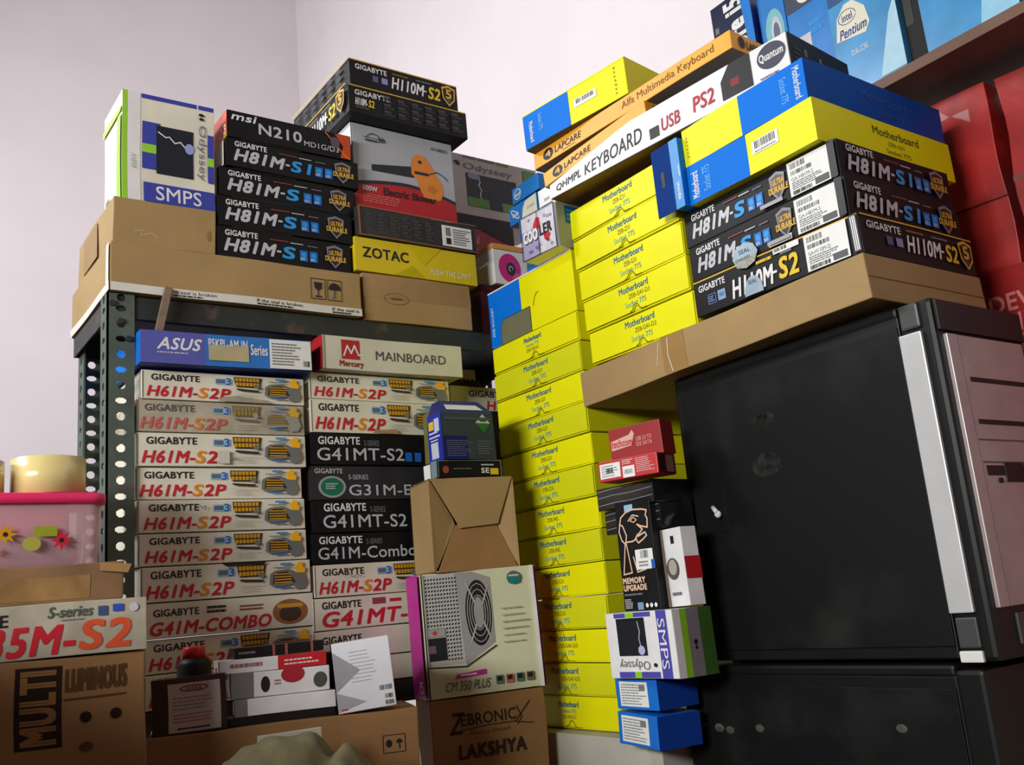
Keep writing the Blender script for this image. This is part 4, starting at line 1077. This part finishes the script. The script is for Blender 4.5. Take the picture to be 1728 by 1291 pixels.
# ================================================================ LEFT FRONT THINGS (in front of the rack)
FR = -16
def d_zeb(b):
    tx = col((52, 40, 28))
    b.text('front', 'Z', .15, .868, .25, .945, tx, .02, .2); b.text('front', 'EBRONIC', .25, .895, .73, .938, tx, .02); b.stroke('front', [(.74, .942), (.78, .90), (.74, .875)], .002, tx); b.stroke('front', [(.72, .885), (.80, .925), (.86, .955)], .002, tx)
    b.stroke('front', [(.16, .868), (.30, .882), (.50, .888), (.70, .886), (.88, .872)], .0016, tx); b.text('front', 'Always Ahead', .30, .855, .66, .872, col((96, 70, 40)), 0, .2)
    b.text('front', 'LAKSHYA', .22, .775, .80, .825, tx, .05); b.dashes('front', .22, .60, .7, .70, 3, tx, 4)
carton('carton', 'brown carton with dark printed lettering under the magenta edged carton', .797, 1.396, .9005, FR, (.194, .09, .4115), KRAFT2, d_zeb)
def d_cm(b):
    gy = col((150, 150, 146)); gl = col((176, 176, 170)); dk = col((36, 36, 38)); mg = col((190, 40, 150))
    b.poly('front', [(.02, .26), (.02, .99), (.30, .99), (.34, .26)], gl)
    rnd = random.Random(5)
    for i in range(11):
        for j in range(22):
            u = .035+i*.026; v = .29+j*.031
            if v < .52 and u < .19: continue
            b.poly('front', [(u, v), (u+.016, v+.006), (u+.016, v+.020), (u, v+.014)], dk, .0006)
    b.poly('front', [(.30, .99), (.46, .99), (.61, .93), (.61, .40), (.34, .24)], gy)
    b.ell('front', .485, .65, .115, .27, dk, 30)
    for k in range(1, 6): b.stroke('front', [(.485+.02*k*math.cos(t*PI/8), .65+.048*k*math.sin(t*PI/8)) for t in range(16)], .0011, gl, True)
    b.stroke('front', [(.39, .90), (.58, .42)], .0025, gl); b.stroke('front', [(.58, .86), (.40, .42)], .0025, gl); b.ell('front', .485, .65, .045, .13, gy, 20)
    b.rect('front', .03, .30, .18, .48, dk); b.rect('front', .03, .36, .09, .42, col((110, 84, 90))); b.rect('front', .03, .49, .18, .55, gy); b.ell('front', .09, .52, .02, .018, col((190, 60, 60)))
    b.stroke('front', [(.02, .25), (.34, .23), (.61, .37)], .002, dk)
    b.poly('front', [(.23, .14), (.50, .155), (.50, .195), (.25, .175)], mg); b.dashes('front', .28, .152, .47, .178, 1, LT, 3, .5)
    b.text('front', 'CM 350 PLUS', .14, .045, .52, .12, col((90, 90, 84)), 0, .2)
    for k, c_ in enumerate(((80, 130, 90), (190, 100, 80), (80, 110, 90), (100, 100, 80))): b.rect('front', .58+k*.09, .06, .645+k*.09, .13, col(c_)); b.rect('front', .59+k*.09, .085, .635+k*.09, .12, dk)
    b.ell('front', .82, .91, .065, .055, col((90, 110, 100))); b.poly('front', [(.755, .91), (.885, .91), (.87, .865), (.82, .855), (.77, .865)], col((30, 120, 120))); b.dashes('front', .775, .915, .865, .94, 1, LT, 2)
    for k in range(6): b.dashes('front', .68, .38+k*.055, .94, .395+k*.055, 1, col((150, 146, 124)), k+3, .6)
    b.rect('left', 0, 0, 1, 1, mg); b.text('left', 'CM', .55, .05, .85, .14, LT, .02, rot=90); b.rect('right', 0, 0, 1, 1, col((160, 40, 120))); b.rect('front', .965, 0, 1, 1, mat('white_gloss', (226, 226, 226), .35)); b.rect('front', .0, 0, .012, 1, dk)
box('power_supply_box', 'cream power supply box with magenta side and a fan picture', 'box', .797, 1.396, 1.3128, -17, (.194, .088, .196), mat('pale_green_card', (206, 208, 176), .45, var=.04), d_cm, tilt=.8)
# open carton: four real flaps folded in
oc = BX(.139, .1, .139, None, 0, 1)
OCW, OCD, OCH = .153, .100, .1545
bm = bmesh.new()
for (a, b_) in (((0, 0, 0), (.003, OCD, OCH)), ((OCW-.003, 0, 0), (OCW, OCD, OCH)), ((0, 0, 0), (OCW, OCD, .003)), ((0, 0, OCH-.003), (OCW, OCD, OCH)), ((0, OCD-.003, 0), (OCW, OCD, OCH))):
    bm_box(bm, *a, *b_)
oco = mesh_obj('open_carton', bm, KRAFT); tag(oco, 'brown carton lying on its side with crossed flaps facing out', 'carton'); put(oco, .816, 1.384, 1.5100, -11)
def flap(name, pts, m_=KRAFT, th=.0025):
    bm = bmesh.new(); a = [bm.verts.new(p) for p in pts]; f = bm.faces.new(a)
    r_ = bmesh.ops.extrude_face_region(bm, geom=[f]); bmesh.ops.translate(bm, verts=[g for g in r_['geom'] if isinstance(g, bmesh.types.BMVert)], vec=(0, th, 0))
    bmesh.ops.recalc_face_normals(bm, faces=bm.faces[:])
    return mesh_obj(name, bm, m_, oco)
Wc, Hc = OCW, OCH
flap('left_flap', [(0, -.001, 0), (0, -.001, Hc), (.042, .012, .58*Hc), (.046, .012, .50*Hc), (.008, .002, .01)])
flap('right_flap', [(Wc, -.001, 0), (Wc-.012, .004, .14*Hc), (Wc-.028, .012, .44*Hc), (Wc-.028, .012, .52*Hc), (Wc, -.001, Hc)])
flap('top_flap', [(.002, -.003, Hc), (.048, .006, .52*Hc), (.052, .007, .46*Hc), (Wc-.030, .007, .49*Hc), (Wc-.028, .006, .54*Hc), (Wc-.002, -.003, Hc)])
flap('bottom_flap', [(.006, -.002, 0), (.046, .013, .50*Hc), (Wc-.032, .013, .50*Hc), (Wc-.004, -.002, 0)], KRAFT2)
# small pack pile on the open carton
def d_sb(b):
    b.text('front', 'SE', .68, .22, .80, .52, LT, .04); b.rect('front', .82, .12, .95, .50, GOLD2); b.dashes('front', .68, .62, .95, .8, 1, SILV, 3); b.ell('front', .12, .45, .05, .22, col((150, 70, 60))); b.dashes('front', .24, .44, .62, .54, 1, GREYT, 3)
    for a in ((0, .95, 1, 1), (0, 0, .012, 1), (.985, 0, 1, 1)): b.rect('front', *a, GREYT)
    b.rect('left', .0, .0, .5, .9, LBL); b.rect('left', .55, 0, 1, 1, col((120, 140, 150), .3))
box('mouse_box', 'thin black box with a small yellow square on the open carton', 'box', .828, 1.371, 1.6655, -4, (.122, .050, .0285), BLACK, d_sb)
def d_ip(b):
    b.rect('front', 0, 0, .45, .5, col((24, 30, 92), .4)); b.poly('front', [(.64, .78), (.79, .98), (.93, .78)], col((190, 200, 180))); b.poly('front', [(.64, .78), (.93, .78), (.79, .56)], col((40, 110, 50))); b.poly('front', [(.72, .81), (.79, .91), (.86, .81)], col((60, 90, 70)))
    b.dashes('front', .06, .06, .55, .42, 8, GREYT, 3, .25); b.dashes('front', .64, .10, .94, .42, 6, GREYT, 4, .25); b.rect('front', .04, .84, .96, .90, col((70, 80, 84)))
    b.rect('left', 0, 0, 1, 1, col((36, 50, 160), .4)); b.dashes('left', .1, .48, .9, .66, 2, LT, 6, .4); b.rect('left', .1, .68, .45, .86, GOLD2); b.rect('left', .5, .62, .85, .90, col((190, 200, 226))); b.rect('left', .2, .06, .7, .40, col((190, 196, 210))); b.dashes('left', .2, .42, .8, .47, 1, LT, 5)
ip = box('processor_box', 'navy blue pack with sloping roof and green white diamond, on the thin black box', 'box', .839, 1.366, 1.6947, -3, (.102, .050, .081), mat('slate_card', (48, 60, 66), .4, var=.1), d_ip)
bm = bmesh.new(); W_, D_, Z0, Z1 = .102, .05, .081, .106
pts = [(0, 0, Z0), (W_, 0, Z0), (W_, D_, Z0), (0, D_, Z0), (.010, .022, Z1), (W_-.016, .022, Z1), (W_-.016, D_, Z1), (.010, D_, Z1)]
v_ = [bm.verts.new(p) for p in pts]
for q in ((0, 1, 5, 4), (1, 2, 6, 5), (2, 3, 7, 6), (3, 0, 4, 7), (4, 5, 6, 7), (3, 2, 1, 0)): bm.faces.new([v_[i] for i in q])
mesh_obj('roof', bm, NAVY, ip)
bm = bmesh.new(); v_ = [bm.verts.new(p) for p in ((.013, .0040, .0870), (.085, .0040, .0870), (.076, .013, .0973), (.013, .013, .0973))]; bm.faces.new(v_); mesh_obj('hanger_strip', bm, LBL, ip)
box('processor_box', 'olive green topped box directly behind the roofed navy pack', 'box', .864, 1.4265, 1.6655, -3, (.084, .05, .128), mat('olive_card', (110, 108, 50), .5), lambda b: b.dashes('front', .1, .1, .9, .4, 3, GREYT))

# bottom carton and things on it
def d_bc(b):
    b.stroke('front', [(.86, .872), (.945, .872), (.945, .925), (.86, .925)], .001, DARKTXT, True); b.ell('front', .882, .90, .012, .012, DARKTXT); b.ell('front', .922, .90, .012, .012, DARKTXT, 10, 0, PI); b.rect('front', .920, .882, .924, .90, DARKTXT)
BCy = -18
carton('carton', 'wide brown carton in front of the rack carrying the small gadgets', .346, 1.330, .9005, BCy, (.350, .120, .4245), KRAFT2, d_bc)
def ontop(u, dy):
    a = R(BCy); u -= .030; return (.346+u*math.cos(a)-dy*math.sin(a), 1.330+u*math.sin(a)+dy*math.cos(a))
ZB = 1.3255
def d_ad(b):
    b.rect('front', .22, .04, .92, .90, mat('old_label', (190, 180, 166), .6, var=.05)); b.stroke('front', [(.57+.19*math.cos(t*.5), .80+.05*math.sin(t*.5)) for t in range(13)], .0012, DARKTXT); b.text('front', 'intex', .46, .77, .68, .84, col((180, 50, 60)), .03)
    b.dashes('front', .28, .42, .86, .68, 4, GREYT, 3, .3); b.dashes('front', .28, .20, .86, .38, 3, col((170, 90, 90)), 5, .3); b.dashes('front', .34, .07, .8, .13, 1, DARKTXT, 6)
x_, y_ = ontop(.036, .006)
box('adapter_pack', 'clear black pack with a cream label, left end of the wide carton', 'box', x_, y_, ZB, -20, (.092, .04, .070), FILM, d_ad, warp=.0015)
x_, y_ = ontop(.088, .095)
bt = bpy.data.objects.new('spray_bottle', None); COL.objects.link(bt); tag(bt, 'small black bottle with red cap behind the clear black pack', 'bottle'); put(bt, x_, y_, ZB)
bm = bmesh.new(); lathe(bm, [(0, 0), (.021, 0), (.023, .004), (.023, .082), (.018, .090), (.0, .090)]); mesh_obj('bottle_body', bm, BLACK, bt)
bm = bmesh.new(); lathe(bm, [(0, .090), (.0155, .090), (.0155, .104), (.013, .106), (0, .106)]); mesh_obj('cap', bm, mat('red_plastic', (200, 36, 40), .35), bt)
def d_dvd(b):
    b.rect('front', .54, 0, 1, 1, col((196, 40, 46))); b.dashes('front', .10, .3, .5, .65, 1, col((150, 110, 104)), 3, .8); b.dashes('front', .60, .2, .95, .75, 2, LT, 6, .4)
    b.rect('left', 0, 0, 1, 1, LBL); b.rect('left', .3, .2, .7, .5, col((190, 80, 80)))
x_, y_ = ontop(.175, .030)
bx_y = {}
def d_ms(b):
    b.ell('front', .62, .78, .12, .34, col((170, 44, 56))); b.ell('front', .90, .45, .07, .32, col((84, 84, 72))); b.ell('front', .34, .48, .045, .32, DARKTXT); b.dashes('front', .43, .4, .52, .65, 2, col((170, 110, 110)), 3)
    b.rect('front', 0, 0, .22, 1, mat('grey_satin', (120, 118, 116), .3))
def d_w2(b): b.rect('front', 0, 0, .12, 1, mat('grey_satin', (120, 118, 116), .3))
BK2 = mat('satin_black', (26, 24, 26), .35, var=.1)
pl = box('black_case', 'flat black case at the bottom of the gadget pile on the wide carton', 'case', *ontop(.100, .012), ZB, BCy, (.170, .05, .010), BK2, None)
box('white_box', 'low white box under the mouse box on the wide carton', 'box', *ontop(.140, .010), ZB+.011, BCy+2, (.132, .055, .022), WG, d_w2)
box('mouse_box', 'white mouse box with red circle under the thin red and white box', 'box', *ontop(.135, .012), ZB+.034, BCy+3, (.130, .06, .032), WG, d_ms)
box('disc_box', 'thin red and white box lying on the mouse box', 'box', *ontop(.120, .010), ZB+.067, BCy+6, (.142, .05, .018), WG, d_dvd)
def d_bt(b):
    b.dashes('front', .05, .3, .3, .7, 1, GREYT, 3)
    for u in (.42, .56, .85): b.rect('front', u, 0, u+.03, 1, col((150, 80, 70)))
box('disc_box', 'thin black box lying highest on the gadget pile', 'box', *ontop(.140, .014), ZB+.0855, BCy+6, (.120, .05, .014), BK2, d_bt)
def d_sl(b):
    b.poly('front', [(0, .30), (0, .88), (.45, .58)], col((150, 150, 152), .25)); b.poly('front', [(0, .30), (.0, .02), (.5, .12)], col((160, 160, 162), .25)); b.dashes('front', .28, .40, .75, .88, 9, col((170, 172, 176)), 4, .2)
    b.bars('front', .74, .24, .96, .31, GREYT, 3, 14); b.bars('front', .82, .12, .96, .18, DARKTXT, 4, 12); b.bars('front', .82, .03, .96, .09, DARKTXT, 6, 12); b.dashes('front', .06, .03, .2, .07, 1, RED, 4)
    b.rect('left', 0, 0, 1, 1, BLACK)
box('silver_white_box', 'silvery white square box tilted against the magenta edged carton', 'box', *ontop(.273, .004), ZB+.0005, -27, (.078, .055, .092), mat('silver_white_card', (214, 216, 220), .3, var=.03), d_sl, tilt=4)
box('black_case', 'tall black case standing between the gadget pile and the silvery box', 'case', *ontop(.255, .075), ZB, BCy, (.085, .05, .080), BLACK2, None)

# luminous carton, gigabyte box, small carton, container, tape rolls (far left)
LX0, LY0 = -.130, 1.296
YL = -9.4
def leftpos(u, dy=0.0):
    a = R(YL); return (LX0+u*math.cos(a)-dy*math.sin(a), LY0+u*math.sin(a)+dy*math.cos(a))
def d_lum(b):
    tx = col((34, 26, 18)); t2 = col((84, 60, 34))
    b.rect('front', .70, .82, .805, .985, tx); b.text('front', 'MULTI', .715, .83, .79, .975, col((140, 104, 60)), .05, rot=90)
    b.text('front', 'LUMINOUS', .815, .930, .955, .975, t2, .05); b.rect('front', .81, .912, .955, .916, t2)
    for k, u in enumerate((.86, .93)): b.ell('front', u, .875, .014, .012, tx, 8)
    b.ell('front', .86, .815, .016, .010, t2, 8)
carton('carton', 'brown carton with dark block lettering at the lower left under the wide white box', *leftpos(0), .9005, YL, (.4545, .195, .5350), KRAFT2, d_lum)
def d_g5(b):
    b.text('front', 'GIGABYTE', .17, .62, .49, .84, DARKTXT, .03); b.text('front', 'G', .26, .08, .38, .58, RED, .04, .2); b.text('front', '35M-', .41, .06, .72, .58, RED, .04, .2); b.text('front', 'S2', .745, .10, .93, .62, col((204, 84, 50)), .045, .2)
    b.text('front', 'S-series', .63, .72, .79, .92, col((84, 96, 84)), .03, .2); b.dashes('front', .68, .64, .79, .69, 1, GREYT, 3); b.rect('front', .815, .70, .85, .88, col((60, 80, 120))); b.rect('front', .87, .76, .91, .90, col((50, 80, 170))); b.ell('front', .95, .82, .018, .08, SILV)
b = BX(.288, .19, .0605, WHITE_OLD, .0006, nseed(), .0012); d_g5(b); o = b.build('motherboard_box')
tag(o, 'wide white motherboard box with big red and orange name at the lower left', 'box'); put(o, *leftpos(.168, -.003), 1.4365, YL)
c_ = carton('carton', 'low worn brown carton under the pink lidded container', *leftpos(.06, .020), 1.4980, YL, (.372, .172, .0445), mat('dirty_board', (128, 96, 62), .8, var=.25, scale=12, kind='card'), lambda b: b.rect('front', .30, .1, .9, .7, mat('old_tape', (144, 112, 70), .3, var=.2)))
bm = bmesh.new()
vv = [(.345, -.004, .044), (.380, -.008, .040), (.376, -.006, .030), (.345, -.004, .034)]
a = [bm.verts.new(p) for p in vv]; f = bm.faces.new(a); r_ = bmesh.ops.extrude_face_region(bm, geom=[f]); bmesh.ops.translate(bm, verts=[g for g in r_['geom'] if isinstance(g, bmesh.types.BMVert)], vec=(0, .05, .003))
mesh_obj('torn_flap', bm, KRAFT2, c_)

# container
ct = bpy.data.objects.new('plastic_container', None); COL.objects.link(ct)
tag(ct, 'clear plastic container with pink lid and flower prints, lower left', 'container')
cx, cy = .032, 1.336; put(ct, cx, cy, 1.5435, 1.7)
CW, CD, CH = .268, .100, .089
PLAST = mat('clear_pinkish_plastic', (246, 200, 208), .25, var=.03, alpha=.38, spec=.5)
PINKL = mat('hot_pink_lid', (236, 50, 110), .35, var=.03)
def rounded_ring(w_, d_, r_, z, n=6, inset=0):
    P = []
    for (cx_, cy_, a0) in ((w_-r_, d_-r_, 0), (r_, d_-r_, PI/2), (r_, r_, PI), (w_-r_, r_, 3*PI/2)):
        for i in range(n+1):
            a = a0+PI/2*i/n; P.append((cx_+(r_-inset)*math.cos(a), cy_+(r_-inset)*math.sin(a), z))
    return P
def loft(bm, rings, cap0=True, cap1=True):
    V_ = [[bm.verts.new(p) for p in r_] for r_ in rings]
    for a, b_ in zip(V_[:-1], V_[1:]):
        n = len(a)
        for i in range(n):
            f = bm.faces.new((a[i], a[(i+1) % n], b_[(i+1) % n], b_[i])); f.smooth = True
    if cap0: bm.faces.new(V_[0][::-1])
    if cap1: bm.faces.new(V_[-1])
bm = bmesh.new()
loft(bm, [rounded_ring(CW, CD, .02, 0, inset=.008), rounded_ring(CW, CD, .02, .004, inset=.005), rounded_ring(CW, CD, .02, CH, inset=0), rounded_ring(CW, CD, .02, CH, inset=.0015), rounded_ring(CW, CD, .02, .006, inset=.0068)], True, True)
mesh_obj('container_body', bm, PLAST, ct)
bm = bmesh.new()
loft(bm, [[(x-.004+(x/CW)*.008, y-.004+(y/CD)*.008, z) for x, y, z in rounded_ring(CW, CD, .02, CH-.006)], [(x-.004+(x/CW)*.008, y-.004+(y/CD)*.008, z) for x, y, z in rounded_ring(CW, CD, .02, CH+.006)], rounded_ring(CW, CD, .02, CH+.008, inset=.001)])
mesh_obj('container_lid', bm, PINKL, ct)
fl = BX(CW, .001, CH, None, 0, 1)
def flower(cu, cv, r_, m_, n=8):
    pts = []
    for i in range(n*2):
        a = PI*i/n; q = r_ if i % 2 == 0 else r_*.45
        pts.append((cu+q*math.cos(a)/CW, cv+q*math.sin(a)/CH))
    fl.poly('front', pts, m_); fl.ell('front', cu, cv, r_*.22/CW, r_*.22/CH, DARKTXT, 10)
flower(.30, .40, .015, col((30, 90, 190))); flower(.56, .50, .014, col((206, 150, 30))); flower(.80, .40, .014, col((196, 40, 60))); flower(.40, .30, .012, col((220, 110, 50)), 5); flower(.52, .28, .008, col((220, 120, 50)), 5)
fl.rect('front', .68, .46, .78, .60, col((150, 160, 40))); fl.ell('front', .67, .36, .04, .10, col((170, 170, 70))); flower(.12, .5, .014, col((206, 150, 30)))
fo = fl.build('flower_print', ct); fo.location = (0, -.0015, 0)
bm = bmesh.new()
bm_box(bm, .014, .014, .006, CW-.03, CD-.02, .040, .006); mesh_obj('packet', bm, mat('slate_purple_plastic', (96, 96, 130), .5, var=.3), None)
o = bpy.data.objects['packet']; o.name = 'stored_packet'; tag(o, 'greyish purple packet seen through the bottom of the clear container', 'packet'); put(o, cx, cy, 1.5440, 1.7)
bm = bmesh.new(); bm_box(bm, .012, .012, .041, CW-.040, CD-.02, .082, .008)
o = mesh_obj('stored_packet', bm, mat('rose_plastic', (206, 60, 100), .6, var=.25, scale=14)); tag(o, 'rose pink packet seen through the upper part of the clear container', 'packet'); put(o, cx, cy, 1.5440, 1.7)
# tape rolls on the lid
TAPEY = mat('yellowish_clear_tape', (224, 206, 140), .22, var=.05, spec=.7)
def roll(label, x, y, rr, hh):
    t = bpy.data.objects.new('tape_roll', None); COL.objects.link(t); tag(t, label, 'tape roll', 'rolls of packing tape on the pink lid'); put(t, x, y, 1.6412)
    bm = bmesh.new(); lathe(bm, [(rr*.75, 0), (rr, 0), (rr, hh), (rr*.75, hh), (rr*.75, 0)], 48); mesh_obj('tape_winding', bm, TAPEY, t)
    bm = bmesh.new(); lathe(bm, [(rr*.70, .0), (rr*.745, .0), (rr*.745, hh), (rr*.70, hh), (rr*.70, .0)], 40); mesh_obj('cardboard_core', bm, KRAFT2, t)

roll('larger looking roll of clear yellowish tape standing beside the steel post', .238, 1.388, .0455, .0485)
roll('roll of clear yellowish tape cut off by the left edge of the photo', .140, 1.388, .0455, .0435)

# cloth sack and white sheet at the bottom edge
KH = mat('khaki_cloth', (112, 104, 76), .95, var=.12, scale=60, bump=.3)
bm = bmesh.new()
bmesh.ops.create_uvsphere(bm, u_segments=72, v_segments=56, radius=1)
for v in bm.verts:
    x, y, z = v.co
    th = math.atan2(y, x)
    rr = 1.0+.012*math.sin(7*th+3*z)+.006*math.sin(13*th-5*z)
    z2 = math.copysign(abs(z)**.8, z)
    fold = .009*math.sin(34*(x*.8+z*.5)+2*y)*max(0, z)**1
    crease = -.07*math.exp(-((x-.30-.30*y)**2)/.006)*max(0, z)
    v.co = Vector((math.copysign(abs(x)**.8, x)*.125*rr, y*.105*rr, .216+z2*.216*(1+fold)+crease*.25))
for f in bm.faces: f.smooth = True
o = mesh_obj('cloth_sack', bm, KH); put(o, .428, 1.062, .9005, -14)
tag(o, 'ribbed khaki cloth sack bulging up at the bottom edge of the picture', 'sack')
o = box('white_sheet', 'white board sheet standing between the khaki sack and the wide carton', 'board', .440, 1.190, .9005, -9, (.078, .006, .422), mat('off_white_board', (188, 186, 172), .7), None)

# ---- red packages against the right wall
RP = mat('glossy_red_wrap', (172, 34, 30), .42, var=.3, scale=14, spec=.45, coat=.1); RDK = col((60, 14, 14))
def d_rc(b):
    b.text('front', 'DEV', .055, .885, .215, .93, col((214, 130, 126)), .03); b.text('front', 'THE', .06, .83, .21, .875, col((214, 130, 126)), .03); b.text('front', 'Wi', .07, .77, .18, .82, col((214, 130, 126)), .03)
carton('carton', 'plain brown carton on the table hidden behind the black towers', 1.42, .735, .9005, -90, (.40, .13, .39), KRAFT2, None)
box('red_package', 'glossy red package with pale capital letters at the right edge', 'package', 1.430, .742, 1.2925, -90, (.40, .12, .585), RP, d_rc, warp=.002)
def d_ra(b): b.rect('front', .0, .36, 1, .37, RDK)
box('red_package', 'plain glossy red package standing next to the dark pile end, above the lettered one', 'package', 1.440, .756, 1.8800, -90, (.094, .115, .30), RP, d_ra, warp=.002)
def d_rb(b): b.rect('front', .0, .42, 1, .45, mat('brownish_strap', (120, 60, 50), .5))
box('red_package', 'crinkled glossy red package at the far right edge above the lettered one', 'package', 1.450, .648, 1.8800, -90, (.28, .105, .30), RP, d_rb, warp=.003)

# ---- wall shelf with blue processor boxes
bm = bmesh.new(); bm_box(bm, 0, 0, 0, .205, 1.32, .018, .001)
o = mesh_obj('wall_shelf', bm, mat('brown_shelf_board', (112, 82, 66), .6, var=.12, scale=10)); put(o, X1-.206, -.20, 2.208)
tag(o, 'brown wooden wall shelf running out of the upper right corner under blue boxes', 'shelf')
SHT = 2.2265
SKY = mat('sky_blue_gloss', (70, 150, 205), .22, var=.18, scale=14, spec=.7, coat=.3)
def d_i5(b):
    b.rect('front', 0, 0, 1, 1, col((24, 34, 62), .35)); b.text('front', 'Core i5', .34, .55, .80, .97, LT, .05, rot=90); b.poly('front', [(.75, 1), (1, 1), (1, .3), (.85, .55)], col((40, 120, 200), .3))
    b.dashes('front', .06, .80, .2, .88, 1, GREYT)
def d_i2(b):
    b.ell('front', .55, .72, .36, .15, col((120, 180, 190), .3)); b.ell('front', .60, .70, .20, .11, col((190, 190, 196), .3)); b.ell('front', .60, .70, .12, .07, col((90, 110, 130), .3)); b.rect('front', 0, .0, 1, .45, NAVY)
def d_i3(b):
    b.rect('front', .03, .50, .5, .60, col((190, 190, 196), .3)); b.dashes('front', .5, .56, .9, .68, 2, CYAN, 3); b.rect('front', .0, .80, 1, .98, col((70, 76, 90), .3)); b.ell('front', .5, .88, .2, .06, LT)
def d_pent(b):
    bd = [(.06, .60), (.12, .84), (.26, .95), (.40, .95), (.56, .82), (.60, .64), (.52, .55)]
    b.poly('front', bd, mat('cream_badge', (214, 212, 192), .5)); b.text('front', 'Pentium', .12, .60, .54, .70, col((40, 60, 130)), .02, .2)
    b.stroke('front', [(.28+.14*math.cos(t*.5), .81+.075*math.sin(t*.5)) for t in range(13)], .0012, col((40, 60, 130))); b.text('front', 'intel', .20, .77, .36, .85, col((40, 60, 130)), .01)
    b.poly('front', [(.62, .02), (1, .02), (1, .75), (.88, .60)], col((170, 206, 222), .2)); b.text('front', 'DUAL-CORE', .26, .38, .52, .44, LT)
def d_p2(b):
    b.poly('front', [(.08, .95), (.10, .82), (.36, .82), (.40, .95)], mat('cream_badge', (214, 212, 192), .5)); b.dashes('front', .10, .62, .50, .76, 3, LT, 3, .4); b.poly('front', [(.6, 0), (1, 0), (1, .9), (.7, .4)], col((150, 200, 226), .2))
def d_bk(b): b.rect('front', .08, .35, .55, .98, col((50, 52, 50), .3))
for (yl, w_, h_, x_, mt, dr, lb_) in (
        (1.108, .095, .325, 1.368, NAVY, d_i5, 'dark navy processor box with large sideways white letters, leftmost on the wall shelf'),
        (1.008, .058, .29, 1.380, IB, d_i2, 'blue processor box with a round portrait print, second from the left on the wall shelf'),
        (.945, .085, .27, 1.376, IB, d_i3, 'blue processor box with a small grey square, third from the left on the wall shelf'),
        (.856, .122, .172, 1.364, SKY, d_pent, 'sky blue processor box with a cream badge, in the middle of the wall shelf'),
        (.730, .030, .19, 1.372, BLACK, d_bk, 'thin black box between the sky blue processor boxes on the wall shelf'),
        (.697, .145, .172, 1.362, SKY, d_p2, 'sky blue processor box at the right edge of the picture on the wall shelf'),
        (.546, .12, .172, 1.366, IB, d_p2, 'mid blue processor box nearest the camera on the wall shelf')):
    box('processor_box', lb_, 'box', x_, yl, SHT, -90, (w_, .12, h_), mt, dr)

# ---- added bodies for the two lights, tube lamps hung unseen out of frame
def added_lamp_body(P, label):
    D_ = (Vector((1.2, 1.2, 1.9))-P).normalized()
    t = bpy.data.objects.new('added_tube_lamp', None); COL.objects.link(t); t.location = P-D_*.06; tag(t, label, 'lamp')
    bm = bmesh.new(); bm_box(bm, -.62, -.04, .0, .62, .04, .05, .004); h_ = mesh_obj('lamp_housing', bm, WG, t)
    h_.rotation_euler = D_.to_track_quat('-Z', 'Y').to_euler()
    for sx in (-.4, .4):
        v = Matrix.Rotation(h_.rotation_euler.z, 3, 'Z') @ Vector((sx, 0, 0)); bm = bmesh.new(); tube(bm, (v.x, v.y, .03), (v.x, v.y, 4.7-t.location.z), .004, seg=8); mesh_obj('hanging_rod', bm, STEEL2, t)
added_lamp_body(LIGHT, 'added white ceiling hung tube lamp for the key light, low on the left, out of the picture')
added_lamp_body(WALL_FILL, 'added white ceiling hung tube lamp for the wall fill, high above the left rack, out of the picture')

# ---- unseen light blocker in cupboard shape, added to shade the low things on the left
cb = bpy.data.objects.new('added_shade_cupboard', None); COL.objects.link(cb); cb.location = (-.62, .75, 0)
tag(cb, 'added light blocker shaped as a tall grey steel cupboard left of the cartons, out of the picture', 'cupboard')
CG = mat('grey_enamel', (120, 124, 126), .5)
bm = bmesh.new(); bm_box(bm, 0, 0, 0, .38, .80, CBH, .004); mesh_obj('shade_blocker_body', bm, CG, cb)
for k in (0, 1):
    bm = bmesh.new(); bm_box(bm, .380, .01+.395*k, .08, .392, .395+.395*k, CBH-.02, .003); dd = mesh_obj('door', bm, CG, cb)
    bm = bmesh.new(); bm_box(bm, .392, .355+.07*k, 1.0, .405, .365+.07*k, 1.14, .002); mesh_obj('handle', bm, SIL, dd)
